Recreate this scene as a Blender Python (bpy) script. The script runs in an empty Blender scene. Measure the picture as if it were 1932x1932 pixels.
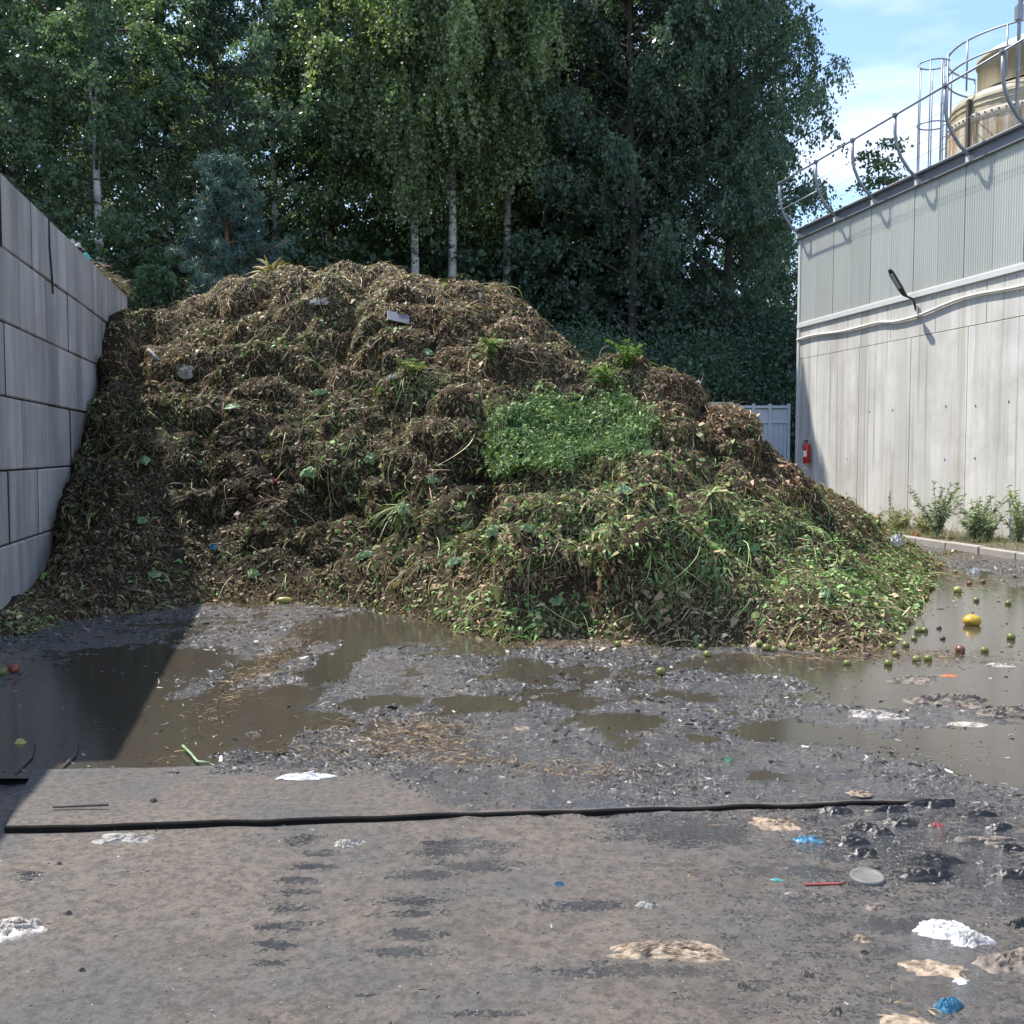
import bpy, bmesh, math, random
import numpy as np
from mathutils import Vector, Matrix

# ------------------------------------------------------------------ camera, sky, sun, exposure
scene = bpy.context.scene
COL = scene.collection
H_CAM, PITCH, FPX, CPX = 1.8, math.radians(3.28), 1970.0, 966.0   # photo measured on a 1932-px grid
cs, sn = math.cos(PITCH), math.sin(PITCH)
cam_d = bpy.data.cameras.new('camera'); cam = bpy.data.objects.new('camera', cam_d); COL.objects.link(cam)
cam.location = (0, 0, H_CAM); cam.rotation_euler = (math.pi / 2 - PITCH, 0, 0)
cam_d.sensor_width = 36; cam_d.lens = 36 * FPX / 1932; cam_d.clip_end = 3000; cam_d.clip_start = 0.05
scene.camera = cam

SUN = Vector((-.80, .52, 1.65)).normalized()
sl = bpy.data.lights.new('sun', 'SUN'); sl.energy = 4.2; sl.angle = math.radians(.53); sl.color = (1, .955, .88)
so = bpy.data.objects.new('sun', sl); COL.objects.link(so)
so.rotation_euler = SUN.to_track_quat('Z', 'Y').to_euler(); so.location = (-20, 15, 40)

world = bpy.data.worlds.new('World'); scene.world = world; world.use_nodes = True
wn, wl = world.node_tree.nodes, world.node_tree.links
wn.clear()
wo = wn.new('ShaderNodeOutputWorld'); wb = wn.new('ShaderNodeBackground'); wb.inputs['Strength'].default_value = .15
sky = wn.new('ShaderNodeTexSky'); sky.sky_type = 'NISHITA'; sky.sun_disc = False
sky.sun_elevation = math.asin(SUN.z); sky.sun_rotation = math.atan2(SUN.x, SUN.y)
sky.air_density = 1.0; sky.dust_density = .6; sky.ozone_density = 3.0
tc = wn.new('ShaderNodeTexCoord'); sx = wn.new('ShaderNodeSeparateXYZ'); wl.new(tc.outputs['Generated'], sx.inputs[0])
mz = wn.new('ShaderNodeMath'); mz.operation = 'MAXIMUM'; mz.inputs[1].default_value = .08; wl.new(sx.outputs['Z'], mz.inputs[0])
dv = wn.new('ShaderNodeVectorMath'); dv.operation = 'DIVIDE'; wl.new(tc.outputs['Generated'], dv.inputs[0])
cmb = wn.new('ShaderNodeCombineXYZ')
for i in range(3): wl.new(mz.outputs[0], cmb.inputs[i])
wl.new(cmb.outputs[0], dv.inputs[1])
cn = wn.new('ShaderNodeTexNoise'); cn.inputs['Scale'].default_value = 1.15; cn.inputs['Detail'].default_value = 7; cn.inputs['Roughness'].default_value = .52
wl.new(dv.outputs[0], cn.inputs['Vector'])
cr = wn.new('ShaderNodeValToRGB'); cr.color_ramp.elements[0].position = .44; cr.color_ramp.elements[1].position = .68
wl.new(cn.outputs['Fac'], cr.inputs[0])
cm = wn.new('ShaderNodeMix'); cm.data_type = 'RGBA'; wl.new(cr.outputs[0], cm.inputs[0]); wl.new(sky.outputs[0], cm.inputs[6])
cm.inputs[7].default_value = (4.0, 4.5, 5.8, 1)
wl.new(cm.outputs[2], wb.inputs['Color']); wl.new(wb.outputs[0], wo.inputs[0])

vs = scene.view_settings
vs.view_transform = 'Standard'; vs.look = 'None'; vs.gamma = 1; vs.exposure = 1.0; vs.use_curve_mapping = False
scene.cycles.max_bounces = 6; scene.cycles.transparent_max_bounces = 4; scene.cycles.diffuse_bounces = 3
scene.cycles.caustics_reflective = False; scene.cycles.caustics_refractive = False

rng = np.random.default_rng(7); random.seed(7)

# ------------------------------------------------------------------ picture measurements -> world
def ray(x, y):
    u, v = (x - CPX) / FPX, (CPX - y) / FPX
    return np.array([u, cs + v * sn, -sn + v * cs])
def gnd(x, y, z=0.0):
    d = ray(x, y); t = (z - H_CAM) / d[2]; return d * t + np.array([0, 0, H_CAM])
def at_y(x, y, Y):
    d = ray(x, y); return d * (Y / d[1]) + np.array([0, 0, H_CAM])
def proj(P):
    P = np.asarray(P); dz = P[..., 2] - H_CAM
    dep = P[..., 1] * cs - dz * sn; up = P[..., 1] * sn + dz * cs
    return CPX + FPX * P[..., 0] / dep, CPX - FPX * up / dep

# ------------------------------------------------------------------ numpy noise
def _hash(i, j, k, seed):
    h = (i.astype(np.uint32) * np.uint32(374761393) + j.astype(np.uint32) * np.uint32(668265263)
         + k.astype(np.uint32) * np.uint32(2147483647) + np.uint32((seed * 974711 + 13) & 0xffffffff))
    h = (h ^ (h >> np.uint32(13))) * np.uint32(1274126177); h = (h ^ (h >> np.uint32(15))) * np.uint32(2246822519)
    return (h ^ (h >> np.uint32(16))).astype(np.float64) / 2147483647.5 - 1
def vn(P, seed=0):
    P = np.asarray(P, float); f = np.floor(P); I = f.astype(np.int64) + 100000; w = P - f; w = w * w * w * (w * (w * 6 - 15) + 10)
    r = 0
    for a in (0, 1):
        wa = w[..., 0] if a else 1 - w[..., 0]
        for b in (0, 1):
            wb_ = w[..., 1] if b else 1 - w[..., 1]
            for c in (0, 1):
                wc = w[..., 2] if c else 1 - w[..., 2]
                r = r + wa * wb_ * wc * _hash(I[..., 0] + a, I[..., 1] + b, I[..., 2] + c, seed)
    return r
def fbm(P, seed=0, o=4, g=.5):
    r, a, s = 0, 1, 0
    for k in range(o):
        r = r + a * vn(P * (2.03 ** k), seed + k * 17); s += a; a *= g
    return r / s
def xyz(x, y, z=0.0):
    return np.stack(np.broadcast_arrays(x, y, z), -1).astype(float)
def sstep(a, b, x):
    t = np.clip((x - a) / (b - a), 0, 1); return t * t * (3 - 2 * t)

# ------------------------------------------------------------------ mesh helpers
def mesh_np(name, V, F, col=None, smooth=False):
    V = np.ascontiguousarray(V, np.float32).reshape(-1, 3); F = np.ascontiguousarray(F, np.int32)
    m = bpy.data.meshes.new(name); n, k = F.shape
    m.vertices.add(len(V)); m.vertices.foreach_set('co', V.ravel())
    m.loops.add(n * k); m.loops.foreach_set('vertex_index', F.ravel())
    m.polygons.add(n); m.polygons.foreach_set('loop_start', np.arange(0, n * k, k, dtype=np.int32))
    if col is not None:
        c = np.ones((len(V), 4), np.float32); c[:, :3] = col
        m.attributes.new('Col', 'FLOAT_COLOR', 'POINT').data.foreach_set('color', c.ravel())
    m.update(calc_edges=True)
    m.polygons.foreach_set('use_smooth', np.full(n, smooth))
    m.validate(); return m
def link(name, mesh, mat, parent=None, loc=None, rot=None):
    o = bpy.data.objects.new(name, mesh); COL.objects.link(o)
    if mat is not None and mesh is not None and not mesh.materials: mesh.materials.append(mat)
    if parent is not None: o.parent = parent
    if loc is not None: o.location = loc
    if rot is not None: o.rotation_euler = rot
    return o
def tag(o, label=None, cat=None, group=None, kind=None):
    for k, v in (('label', label), ('category', cat), ('group', group), ('kind', kind)):
        if v: o[k] = v
    return o
def thing(name, label, cat, loc=(0, 0, 0), rotz=0, group=None):
    o = bpy.data.objects.new(name, None); COL.objects.link(o); o.location = loc; o.rotation_euler = (0, 0, rotz)
    o.empty_display_size = .1
    return tag(o, label, cat, group)
def copy_tree(root, loc=None, rotz=None, scale=None):
    r = root.copy(); COL.objects.link(r)
    if loc is not None: r.location = loc
    if rotz is not None: r.rotation_euler = (0, 0, rotz)
    if scale is not None: r.scale = scale
    for ch in list(root.children):
        c = ch.copy(); COL.objects.link(c); c.parent = r
        for g in list(ch.children):
            d = g.copy(); COL.objects.link(d); d.parent = c
    return r
class MB:
    def __init__(s): s.v = []; s.f = []
    def add(s, V, F):
        b = len(s.v); s.v += [tuple(map(float, p)) for p in V]; s.f += [tuple(b + i for i in f) for f in F]; return s
    def box(s, lo, hi, fr=None):
        (a, b, c), (d, e, f) = lo, hi
        V = [(a, b, c), (d, b, c), (d, e, c), (a, e, c), (a, b, f), (d, b, f), (d, e, f), (a, e, f)]
        if fr: V = [fr(*p) for p in V]
        return s.add(V, [(0, 3, 2, 1), (4, 5, 6, 7), (0, 1, 5, 4), (1, 2, 6, 5), (2, 3, 7, 6), (3, 0, 4, 7)])
    def tube(s, pts, r, n=6, caps=True):
        V, F = tube_np(pts, r, n); s.add(V, F.tolist())
        if caps:
            b = len(s.v) - len(V); s.f.append(tuple(b + i for i in range(n))[::-1]); s.f.append(tuple(len(s.v) - n + i for i in range(n)))
        return s
    def lathe(s, prof, n=24, c=(0, 0, 0), a0=0, a1=2 * math.pi):
        full = abs(a1 - a0 - 2 * math.pi) < 1e-6; m = n if full else n + 1
        V = [(c[0] + r * math.cos(a0 + (a1 - a0) * k / n), c[1] + r * math.sin(a0 + (a1 - a0) * k / n), c[2] + z) for r, z in prof for k in range(m)]
        F = []
        for i in range(len(prof) - 1):
            for k in range(n):
                k2 = (k + 1) % m; F.append((i * m + k, i * m + k2, (i + 1) * m + k2, (i + 1) * m + k))
        return s.add(V, F)
    def mesh(s, name, smooth=False, bevel=0):
        m = bpy.data.meshes.new(name); m.from_pydata(s.v, [], s.f)
        bm = bmesh.new(); bm.from_mesh(m); bmesh.ops.recalc_face_normals(bm, faces=bm.faces)
        if bevel: bmesh.ops.bevel(bm, geom=bm.edges[:], offset=bevel, segments=1, affect='EDGES', profile=.7)
        bm.to_mesh(m); bm.free()
        m.polygons.foreach_set('use_smooth', np.full(len(m.polygons), smooth)); m.update(); return m
    def build(s, name, mat, parent=None, smooth=False, bevel=0, loc=None, rot=None):
        return link(name, s.mesh(name, smooth, bevel), mat, parent, loc, rot)
def tube_np(pts, r, n=6):
    P = np.asarray(pts, float); K = len(P); R = np.broadcast_to(np.asarray(r, float), (K,))
    T = np.gradient(P, axis=0); T /= np.linalg.norm(T, axis=1)[:, None] + 1e-9
    ref = np.array([0, 0, 1.0]) if abs(T[:, 2]).mean() < .8 else np.array([1.0, 0, 0])
    A = np.cross(T, ref); A /= np.linalg.norm(A, axis=1)[:, None] + 1e-9; B = np.cross(T, A)
    an = np.arange(n) * 2 * math.pi / n
    V = P[:, None] + R[:, None, None] * (np.cos(an)[None, :, None] * A[:, None] + np.sin(an)[None, :, None] * B[:, None])
    F = [(i * n + k, i * n + (k + 1) % n, (i + 1) * n + (k + 1) % n, (i + 1) * n + k) for i in range(K - 1) for k in range(n)]
    return V.reshape(-1, 3), np.array(F)

# ------------------------------------------------------------------ materials
class NT:
    def __init__(s, name):
        s.m = bpy.data.materials.new(name); s.m.use_nodes = True; s.n = s.m.node_tree.nodes; s.l = s.m.node_tree.links
        s.b = s.n['Principled BSDF']; s.out = s.n['Material Output']
    def pos(s): return s.n.new('ShaderNodeNewGeometry').outputs['Position']
    def attr(s, name, o='Color'):
        a = s.n.new('ShaderNodeAttribute'); a.attribute_name = name; return a.outputs[o]
    def noise(s, scale, detail=4, rough=.55, vec=None, stretch=None, out='Fac'):
        t = s.n.new('ShaderNodeTexNoise'); t.inputs['Scale'].default_value = scale; t.inputs['Detail'].default_value = detail
        t.inputs['Roughness'].default_value = rough
        v = vec or s.pos()
        if stretch:
            mp = s.n.new('ShaderNodeMapping'); mp.inputs['Scale'].default_value = stretch; s.l.new(v, mp.inputs[0]); v = mp.outputs[0]
        s.l.new(v, t.inputs['Vector']); return t.outputs[out]
    def ramp(s, f, stops):
        r = s.n.new('ShaderNodeValToRGB'); e = r.color_ramp.elements
        while len(e) < len(stops): e.new(.5)
        for q, (p, c) in zip(e, stops):
            q.position = p; q.color = (c, c, c, 1) if isinstance(c, (int, float)) else (*c, 1)
        s.l.new(f, r.inputs[0]); return r.outputs[0]
    def mix(s, f, a, b, mode='MIX'):
        x = s.n.new('ShaderNodeMix'); x.data_type = 'RGBA'; x.blend_type = mode
        for i, q in ((0, f), (6, a), (7, b)):
            if isinstance(q, (int, float)): x.inputs[i].default_value = q if i == 0 else (q, q, q, 1)
            elif isinstance(q, tuple): x.inputs[i].default_value = (*q, 1)
            else: s.l.new(q, x.inputs[i])
        return x.outputs[2]
    def math(s, op, a, b=None):
        x = s.n.new('ShaderNodeMath'); x.operation = op
        for i, q in ((0, a), (1, b)):
            if q is None: continue
            if isinstance(q, (int, float)): x.inputs[i].default_value = q
            else: s.l.new(q, x.inputs[i])
        return x.outputs[0]
    def bump(s, h, strength=.4, dist=.01, prev=None):
        b = s.n.new('ShaderNodeBump'); b.inputs['Distance'].default_value = dist
        if isinstance(strength, (int, float)): b.inputs['Strength'].default_value = strength
        else: s.l.new(strength, b.inputs['Strength'])
        s.l.new(h, b.inputs['Height'])
        if prev is not None: s.l.new(prev, b.inputs['Normal'])
        s.l.new(b.outputs[0], s.b.inputs['Normal']); return b.outputs[0]
    def set(s, **k):
        for n, v in k.items():
            n = n.replace('_', ' ')
            if isinstance(v, (int, float)): s.b.inputs[n].default_value = v
            elif isinstance(v, tuple): s.b.inputs[n].default_value = (*v, 1)
            else: s.l.new(v, s.b.inputs[n])
        return s
def simple(name, col, rough=.6, var=.25, scale=8, metal=0, bump=0, spec=.5):
    t = NT(name); n = t.noise(scale, 5)
    c = t.mix(n, tuple(v * (1 - var) for v in col), tuple(min(1, v * (1 + var)) for v in col))
    t.set(Base_Color=c, Roughness=rough, Metallic=metal, Specular_IOR_Level=spec)
    if bump: t.bump(t.noise(scale * 6, 4), bump, .01)
    return t.m
def leafy(name, rough=.5, trans=.3, rand=0.0, spec=.4, tint=(1, 1, 1), gain=1.15):
    t = NT(name); c = t.attr('Col')
    if rand:
        oi = t.n.new('ShaderNodeObjectInfo')
        v = t.math('ADD', t.math('MULTIPLY', oi.outputs['Random'], rand), 1 - rand / 2)
        h = t.n.new('ShaderNodeHueSaturation'); t.l.new(c, h.inputs['Color']); t.l.new(v, h.inputs['Value'])
        hv = t.math('ADD', t.math('MULTIPLY', oi.outputs['Random'], -.05), .525); t.l.new(hv, h.inputs['Hue']); c = h.outputs[0]
    t.set(Base_Color=c, Roughness=rough, Specular_IOR_Level=spec)
    tr = t.n.new('ShaderNodeBsdfTranslucent'); ms = t.n.new('ShaderNodeMixShader'); ms.inputs[0].default_value = trans
    g = t.mix(1.0, c, tuple(v * gain for v in (1.05, 1.15, .62)), 'MULTIPLY'); t.l.new(g, tr.inputs[0])
    t.l.new(t.b.outputs[0], ms.inputs[1]); t.l.new(tr.outputs[0], ms.inputs[2]); t.l.new(ms.outputs[0], t.out.inputs[0])
    return t.m
M = {}
# left wall blocks: old precast concrete with vertical run-off streaks
t = NT('block_concrete'); oi = t.n.new('ShaderNodeObjectInfo')
st = t.noise(1.0, 5, .6, stretch=(2.2, 2.2, .22)); bl = t.noise(1.3, 5, .6)
c = t.mix(t.ramp(st, [(.36, 0), (.66, 1)]), (.33, .285, .25), (.68, .64, .59))
c = t.mix(t.ramp(bl, [(.35, 0.0), (.7, .55)]), c, (.36, .315, .28))
c = t.mix(1.0, c, t.mix(oi.outputs['Random'], (.82, .81, .80), (1.06, 1.05, 1.04)), 'MULTIPLY')
scr = t.ramp(t.noise(1.0, 2, .4, stretch=(9, 9, 1.6)), [(.70, 0), (.74, .35)])
c = t.mix(scr, c, (.62, .59, .55))
t.set(Base_Color=c, Roughness=.88); nb = t.bump(t.noise(3.5, 6, .7), .5, .03); t.bump(t.noise(38, 5), .45, .006, nb); M['block'] = t.m
# building concrete: pale, rust and damp streaks
t = NT('pale_concrete')
st = t.noise(1.0, 6, .62, stretch=(2.0, 2.0, .12)); bl = t.noise(.9, 6, .65)
c = t.mix(t.ramp(st, [(.38, 0), (.62, 1)]), (.46, .445, .405), (.60, .585, .54))
c = t.mix(t.ramp(bl, [(.42, 0), (.68, .75)]), c, (.38, .365, .33))
rs = t.ramp(t.noise(1.0, 4, .6, stretch=(3.3, 3.3, .05)), [(.57, 0), (.66, .5)])
c = t.mix(rs, c, (.33, .26, .19))
ds = t.ramp(t.noise(1.0, 3, .6, stretch=(8, 8, .16)), [(.575, 0), (.67, .6)]); c = t.mix(ds, c, (.25, .225, .195))
t.set(Base_Color=c, Roughness=.85); t.bump(t.noise(30, 5), .25, .005); M['pale'] = t.m
t = NT('cladding_sheet'); oi = t.n.new('ShaderNodeObjectInfo')
c = t.mix(t.noise(1.0, 5, .6, stretch=(4, 4, .3)), (.38, .39, .35), (.50, .505, .46))
c = t.mix(1.0, c, t.mix(oi.outputs['Random'], (.93, .93, .92), (1.04, 1.04, 1.03)), 'MULTIPLY')
t.set(Base_Color=c, Roughness=.5); M['clad'] = t.m
M['beam'] = simple('grey_steel', (.27, .29, .32), .45, .15, 3, .4)
M['galv'] = simple('galvanised_steel', (.24, .26, .29), .45, .2, 6, .35)
M['flash'] = simple('pale_flashing', (.55, .55, .53), .5, .12, 3)
M['conduit'] = simple('pale_conduit', (.60, .58, .54), .55, .15, 5)
M['darkmetal'] = simple('dark_lamp_metal', (.035, .035, .038), .5, .2, 9)
M['lampglass'] = simple('lamp_glass', (.35, .36, .33), .2, .1, 9)
M['red'] = simple('red_enamel', (.42, .02, .02), .3, .15, 12)
M['black'] = simple('black_rubber', (.015, .015, .016), .5, .2, 14)
M['white'] = simple('white_print', (.75, .74, .72), .6, .1, 12)
M['gate'] = simple('painted_gate_metal', (.42, .47, .53), .5, .12, 2)
M['hole'] = simple('tie_hole_grout', (.12, .105, .09), .9, .3, 20)
t = NT('tank_shell'); z = t.noise(1.0, 6, .62, stretch=(1.6, 1.6, .35)); b2 = t.noise(2.5, 5)
c = t.mix(t.ramp(z, [(.35, 0), (.68, 1)]), (.19, .145, .08), (.42, .365, .25)); c = t.mix(t.ramp(b2, [(.5, 0), (.75, .6)]), c, (.36, .32, .22))
t.set(Base_Color=c, Roughness=.55); M['tank'] = t.m
t = NT('tank_rust'); c = t.mix(t.ramp(t.noise(1.0, 6, .7, stretch=(5, 5, .8)), [(.42, 0), (.6, 1)]), (.26, .17, .085), (.50, .46, .38))
t.set(Base_Color=c, Roughness=.7); M['tankrust'] = t.m
M['crust'] = simple('lime_crust', (.42, .38, .31), .8, .35, 9)
M['dome'] = simple('tank_dome', (.62, .61, .56), .4, .1, 3)
M['soil'] = simple('strip_soil', (.11, .09, .065), .95, .4, 6, 0, .6)
M['kerb'] = simple('kerb_concrete', (.30, .275, .245), .9, .3, 5, 0, .4)
M['forestfloor'] = simple('forest_floor', (.05, .05, .03), .95, .4, 2)
M['stuff'] = leafy('heap_plants', .55, .14, spec=.3)
M['leaf'] = leafy('tree_leaves', .40, .40, .42, .6, gain=1.3)
M['needle'] = leafy('pine_needles', .5, .12, .2, .4)
M['weed'] = leafy('weed_leaves', .7, .3, .3, .2)
t = NT('heap_soil'); c = t.mix(t.noise(5, 6, .65), (.018, .013, .008), (.082, .054, .031)); t.set(Base_Color=c, Roughness=.85, Specular_IOR_Level=.15)
t.bump(t.noise(28, 6, .7), .9, .03); M['heapsoil'] = t.m
t = NT('heap_compost'); c = t.mix(1.0, t.mix(t.noise(5, 6, .65), (.018, .013, .008), (.082, .054, .031)), t.attr('Col'), 'MULTIPLY'); t.set(Base_Color=c, Roughness=.85, Specular_IOR_Level=.15)
t.bump(t.noise(28, 6, .7), .9, .03); M['heapbody'] = t.m
t = NT('birch_bark'); pz = t.noise(1.0, 4, .65, stretch=(3, 3, 9)); big = t.noise(1.2, 4)
c = t.mix(t.ramp(pz, [(.52, 0), (.60, 1)]), (.55, .52, .48), (.05, .045, .04)); c = t.mix(t.ramp(big, [(.48, 0), (.62, .8)]), c, (.11, .10, .09))
t.set(Base_Color=c, Roughness=.8); M['birch'] = t.m
M['bark'] = simple('dark_bark', (.07, .058, .048), .9, .4, 7, 0, .7)
M['pinebark'] = simple('pine_bark', (.22, .11, .06), .9, .4, 6, 0, .7)

# yard: asphalt under dust, mud film and water
t = NT('yard_asphalt'); A = t.attr('Col'); sp = t.n.new('ShaderNodeSeparateColor'); t.l.new(A, sp.inputs[0])
wet0, mud = sp.outputs[0], sp.outputs[1]
n1 = t.noise(2.2, 6, .62); n2 = t.noise(9, 5, .6); n3 = t.noise(55, 5, .65); n4 = t.noise(140, 3, .6)
wet0 = t.math('ADD', wet0, t.math('MULTIPLY', t.math('SUBTRACT', t.noise(60, 4, .7), .5), 1.5))
wetn = t.math('ADD', wet0, t.math('MULTIPLY', t.math('SUBTRACT', t.noise(9, 8, .78, stretch=(.8, 1.3, 1)), .5), 1.6))
wet = t.ramp(wetn, [(.40, 0), (.58, 1)])
dry = t.mix(t.ramp(n1, [(.36, 0), (.66, 1)]), (.082, .069, .058), (.132, .109, .088))
dry = t.mix(t.ramp(t.noise(.55, 4, .55), [(.45, 0), (.62, .6)]), dry, (.145, .117, .090))
dry = t.mix(t.ramp(n2, [(.52, 0), (.72, .6)]), dry, (.155, .120, .088))
dry = t.mix(t.ramp(t.noise(1.1, 5, .6), [(.46, 0), (.60, .85)]), dry, (.066, .064, .064))
dry = t.mix(t.ramp(t.noise(24, 6, .75), [(.40, .75), (.56, 0)]), dry, (.034, .029, .026))
dry = t.mix(t.ramp(n3, [(.57, 0), (.68, .7)]), dry, (.022, .019, .017))
dry = t.mix(t.ramp(n4, [(.66, 0), (.74, .7)]), dry, (.17, .15, .13))
wc = t.mix(n3, (.012, .011, .010), (.040, .037, .034)); mc = t.mix(n3, (.028, .025, .023), (.090, .084, .079)); wc = t.mix(mud, wc, mc)
c = t.mix(wet, dry, wc)
t.set(Base_Color=c, Roughness=t.math('SUBTRACT', .85, t.math('MULTIPLY', wet, .73)), Specular_IOR_Level=.5)
nb = t.bump(t.noise(20, 6, .7, stretch=(.8, 1.3, 1)), t.math('ADD', .15, t.math('MULTIPLY', mud, .5)), .016)
t.bump(t.noise(75, 4, .7, stretch=(.8, 1.3, 1)), t.math('ADD', .45, t.math('MULTIPLY', wet, .55)), .016, nb); t.set(Coat_Weight=t.math('MULTIPLY', wet, .9), Coat_Roughness=.09, Coat_IOR=1.5); t.l.new(t.b.inputs['Normal'].links[0].from_socket, t.b.inputs['Coat Normal']); M['yard'] = t.m
t = NT('muddy_water'); c = t.mix(t.noise(1.5, 4), (.040, .034, .025), (.060, .052, .040)); t.set(Base_Color=c, Roughness=.02, IOR=1.5, Specular_IOR_Level=.65)
t.bump(t.noise(13, 5, .65, stretch=(.5, 1.8, 1)), .085, .014); M['water'] = t.m
t = NT('slab_top'); n1 = t.noise(1.0, 6, .65, stretch=(1, 4, 1)); n3 = t.noise(40, 5, .65)
c = t.mix(t.ramp(n1, [(.38, 0), (.62, 1)]), (.045, .037, .031), (.135, .110, .086)); c = t.mix(t.ramp(t.noise(7, 6, .7), [(.45, 0), (.60, .85)]), c, (.062, .053, .047)); c = t.mix(t.ramp(n3, [(.58, 0), (.7, .6)]), c, (.03, .025, .022))
t.set(Base_Color=c, Roughness=.75); t.bump(t.noise(60, 5), .3, .006); M['slab'] = t.m

# ------------------------------------------------------------------ ground
WX0, WK = -3.02, -.216                      # yard-side face of the block wall: X = WX0 + WK*Y
def wall_x(Y): return WX0 + WK * Y
EA, EB = gnd(10, 1560), gnd(1800, 1508)     # front edge of the slab
def edge_y(x): return EA[1] + (EB[1] - EA[1]) * (x - EA[0]) / (EB[0] - EA[0])
PUD = [(190, 1290, 120, 62, .035), (95, 1425, 150, 45, .035), (30, 1330, 60, 60, .03), (400, 1370, 150, 50, .03), (545, 1412, 55, 13, .025), (330, 1440, 70, 12, .025),
       (1870, 1190, 230, 85, .06), (1800, 1110, 90, 40, .03), (1700, 1300, 120, 22, .03), (1730, 1408, 200, 26, .026), (1880, 1460, 80, 20, .02), (1460, 1460, 62, 12, .03), (1570, 1462, 60, 10, .02), (1000, 1262, 46, 22, .026),
       (830, 1178, 130, 22, .028), (930, 1215, 60, 18, .022), (1150, 1360, 60, 14, .022), (1180, 1405, 60, 17, .026), (1490, 1382, 90, 15, .026), (1340, 1400, 40, 10, .02),
       (1500, 1247, 220, 16, .025), (1640, 1285, 120, 20, .022), (650, 1235, 26, 45, .02), (690, 1175, 60, 20, .02), (1100, 1320, 60, 8, .018), (960, 1440, 50, 8, .02), (800, 1470, 50, 8, .02),
       (900, 1330, 60, 10, .016), (1290, 1310, 70, 9, .018), (1750, 1560, 110, 16, .02), (600, 1180, 40, 14, .014), (1240, 1275, 60, 7, .018), (730, 1320, 50, 9, .018)]
PW = []
for x, y, rx, ry, d in PUD:
    c0 = gnd(x, y); a, b = gnd(x, y + ry), gnd(x, y - ry); PW.append((c0[0], c0[1], rx / FPX * c0[1], abs(b[1] - a[1]) / 2, d))
WET = [(590, 1625, 70, 9), (565, 1650, 70, 8), (560, 1675, 60, 9), (555, 1705, 65, 9), (535, 1735, 70, 11), (525, 1770, 70, 13), (510, 1805, 45, 7), (610, 1600, 70, 8),
       (860, 1590, 130, 20), (900, 1625, 120, 16), (810, 1640, 90, 14), (780, 1690, 100, 10), (760, 1715, 90, 9), (780, 1750, 90, 14), (770, 1785, 90, 10), (700, 1862, 40, 6), (570, 1575, 50, 14),
       (1300, 1560, 220, 40), (1650, 1590, 260, 55), (1850, 1640, 150, 60), (1500, 1640, 150, 22), (1200, 1820, 250, 16), (1780, 1870, 130, 30), (1700, 1740, 120, 22), (60, 1640, 40, 10), (1100, 1700, 120, 12), (900, 1900, 120, 8)]
WW = []
for x, y, rx, ry in WET:
    c0 = gnd(x, y); a, b = gnd(x, y + ry), gnd(x, y - ry); WW.append((c0[0], c0[1], rx / FPX * c0[1] * 1.1, abs(b[1] - a[1]) / 2 * 1.25))
Z_WATER = -.014
def mud_amount(x, y):
    beh = y - edge_y(x)
    st = np.interp(x, [-3.2, -2.5, -1.4, -.75, -.3, 2.3, 3.2], [.2, .72, .72, .60, -.12, -.15, -.5])
    return sstep(-.12, .25, beh - st + .18 * fbm(xyz(x * 1.7, y * 1.7, 3.3), 5, 3))
def ground_h(x, y):
    x = np.asarray(x, float); y = np.asarray(y, float); P = xyz(x, y)
    beh = y - edge_y(x)
    inx = sstep(-2.62, -2.42, x) * (1 - sstep(2.2, 2.9, x))
    front = -np.interp(x, [-2.4, -.5, 1, 2.2], [.028, .024, .014, .010]) * inx * (1 - sstep(.0, .12, beh - np.interp(x, [-2.5, -.9, -.2, 2.3], [.72, .60, .0, .0]))) - .006 * (1 - inx)
    m = mud_amount(x, y)
    band = inx * (1 - sstep(.95, 1.5, beh)) * sstep(-.02, .1, beh)
    h = front + m * (.014 * fbm(P * 1.1, 11, 3) + .016 * fbm(P * 4.5, 12, 4) + .013 * fbm(P * 13, 15, 2) - .002 + .028 * band)
    h = h + .004 * fbm(P * 1.4, 13, 3)
    rut = np.exp(-((x - (-1.75 + .06 * (y - 7) ** 2)) / .12) ** 2) + np.exp(-((x - (-2.3 + .05 * (y - 7) ** 2)) / .1) ** 2)
    for a_, b_ in ((-.9, .05), (-.45, .045), (.5, .03), (.95, .025), (2.0, .0), (2.5, -.01)): rut = rut + .8 * np.exp(-((x - (a_ + b_ * (y - 7) ** 2)) / .13) ** 2) * sstep(-.1, .35, fbm(xyz(x * .8, y * .8, a_ * 9), 17, 2))
    h = h - .017 * rut * m * sstep(6.0, 7.5, y)
    w1, w2 = fbm(P * 1.6, 32, 4, .6), fbm(P * 1.6 + 40, 33, 4, .6)
    for cx, cy, rx, ry, d in PW:
        q = ((x - cx) / rx + .85 * w1) ** 2 + ((y - cy) / ry + .85 * w2) ** 2 + .3 * w1
        h = h - 1.5 * d * np.exp(-np.clip(q, 0, 30) ** 1.3 * .6) * (beh > .05)
    return h
ys = np.concatenate([np.linspace(-14, 2.2, 18, endpoint=False), 2.2 * np.exp(np.linspace(0, math.log(40 / 2.2), 430))])
xs = np.concatenate([np.linspace(-14, -6.2, 12, endpoint=False), np.linspace(-6.2, 7.6, 340, endpoint=False), np.linspace(7.6, 16, 30)])
GX, GY = np.meshgrid(xs, ys); GZ = ground_h(GX, GY)
wetv = np.clip(mud_amount(GX, GY), 0, 1) * .62
lowpr = np.zeros_like(GX)
for cx, cy, rx, ry, d in PW: lowpr = np.maximum(lowpr, np.exp(-(((GX - cx) / rx) ** 2 + ((GY - cy) / ry) ** 2) * .5))
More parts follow.
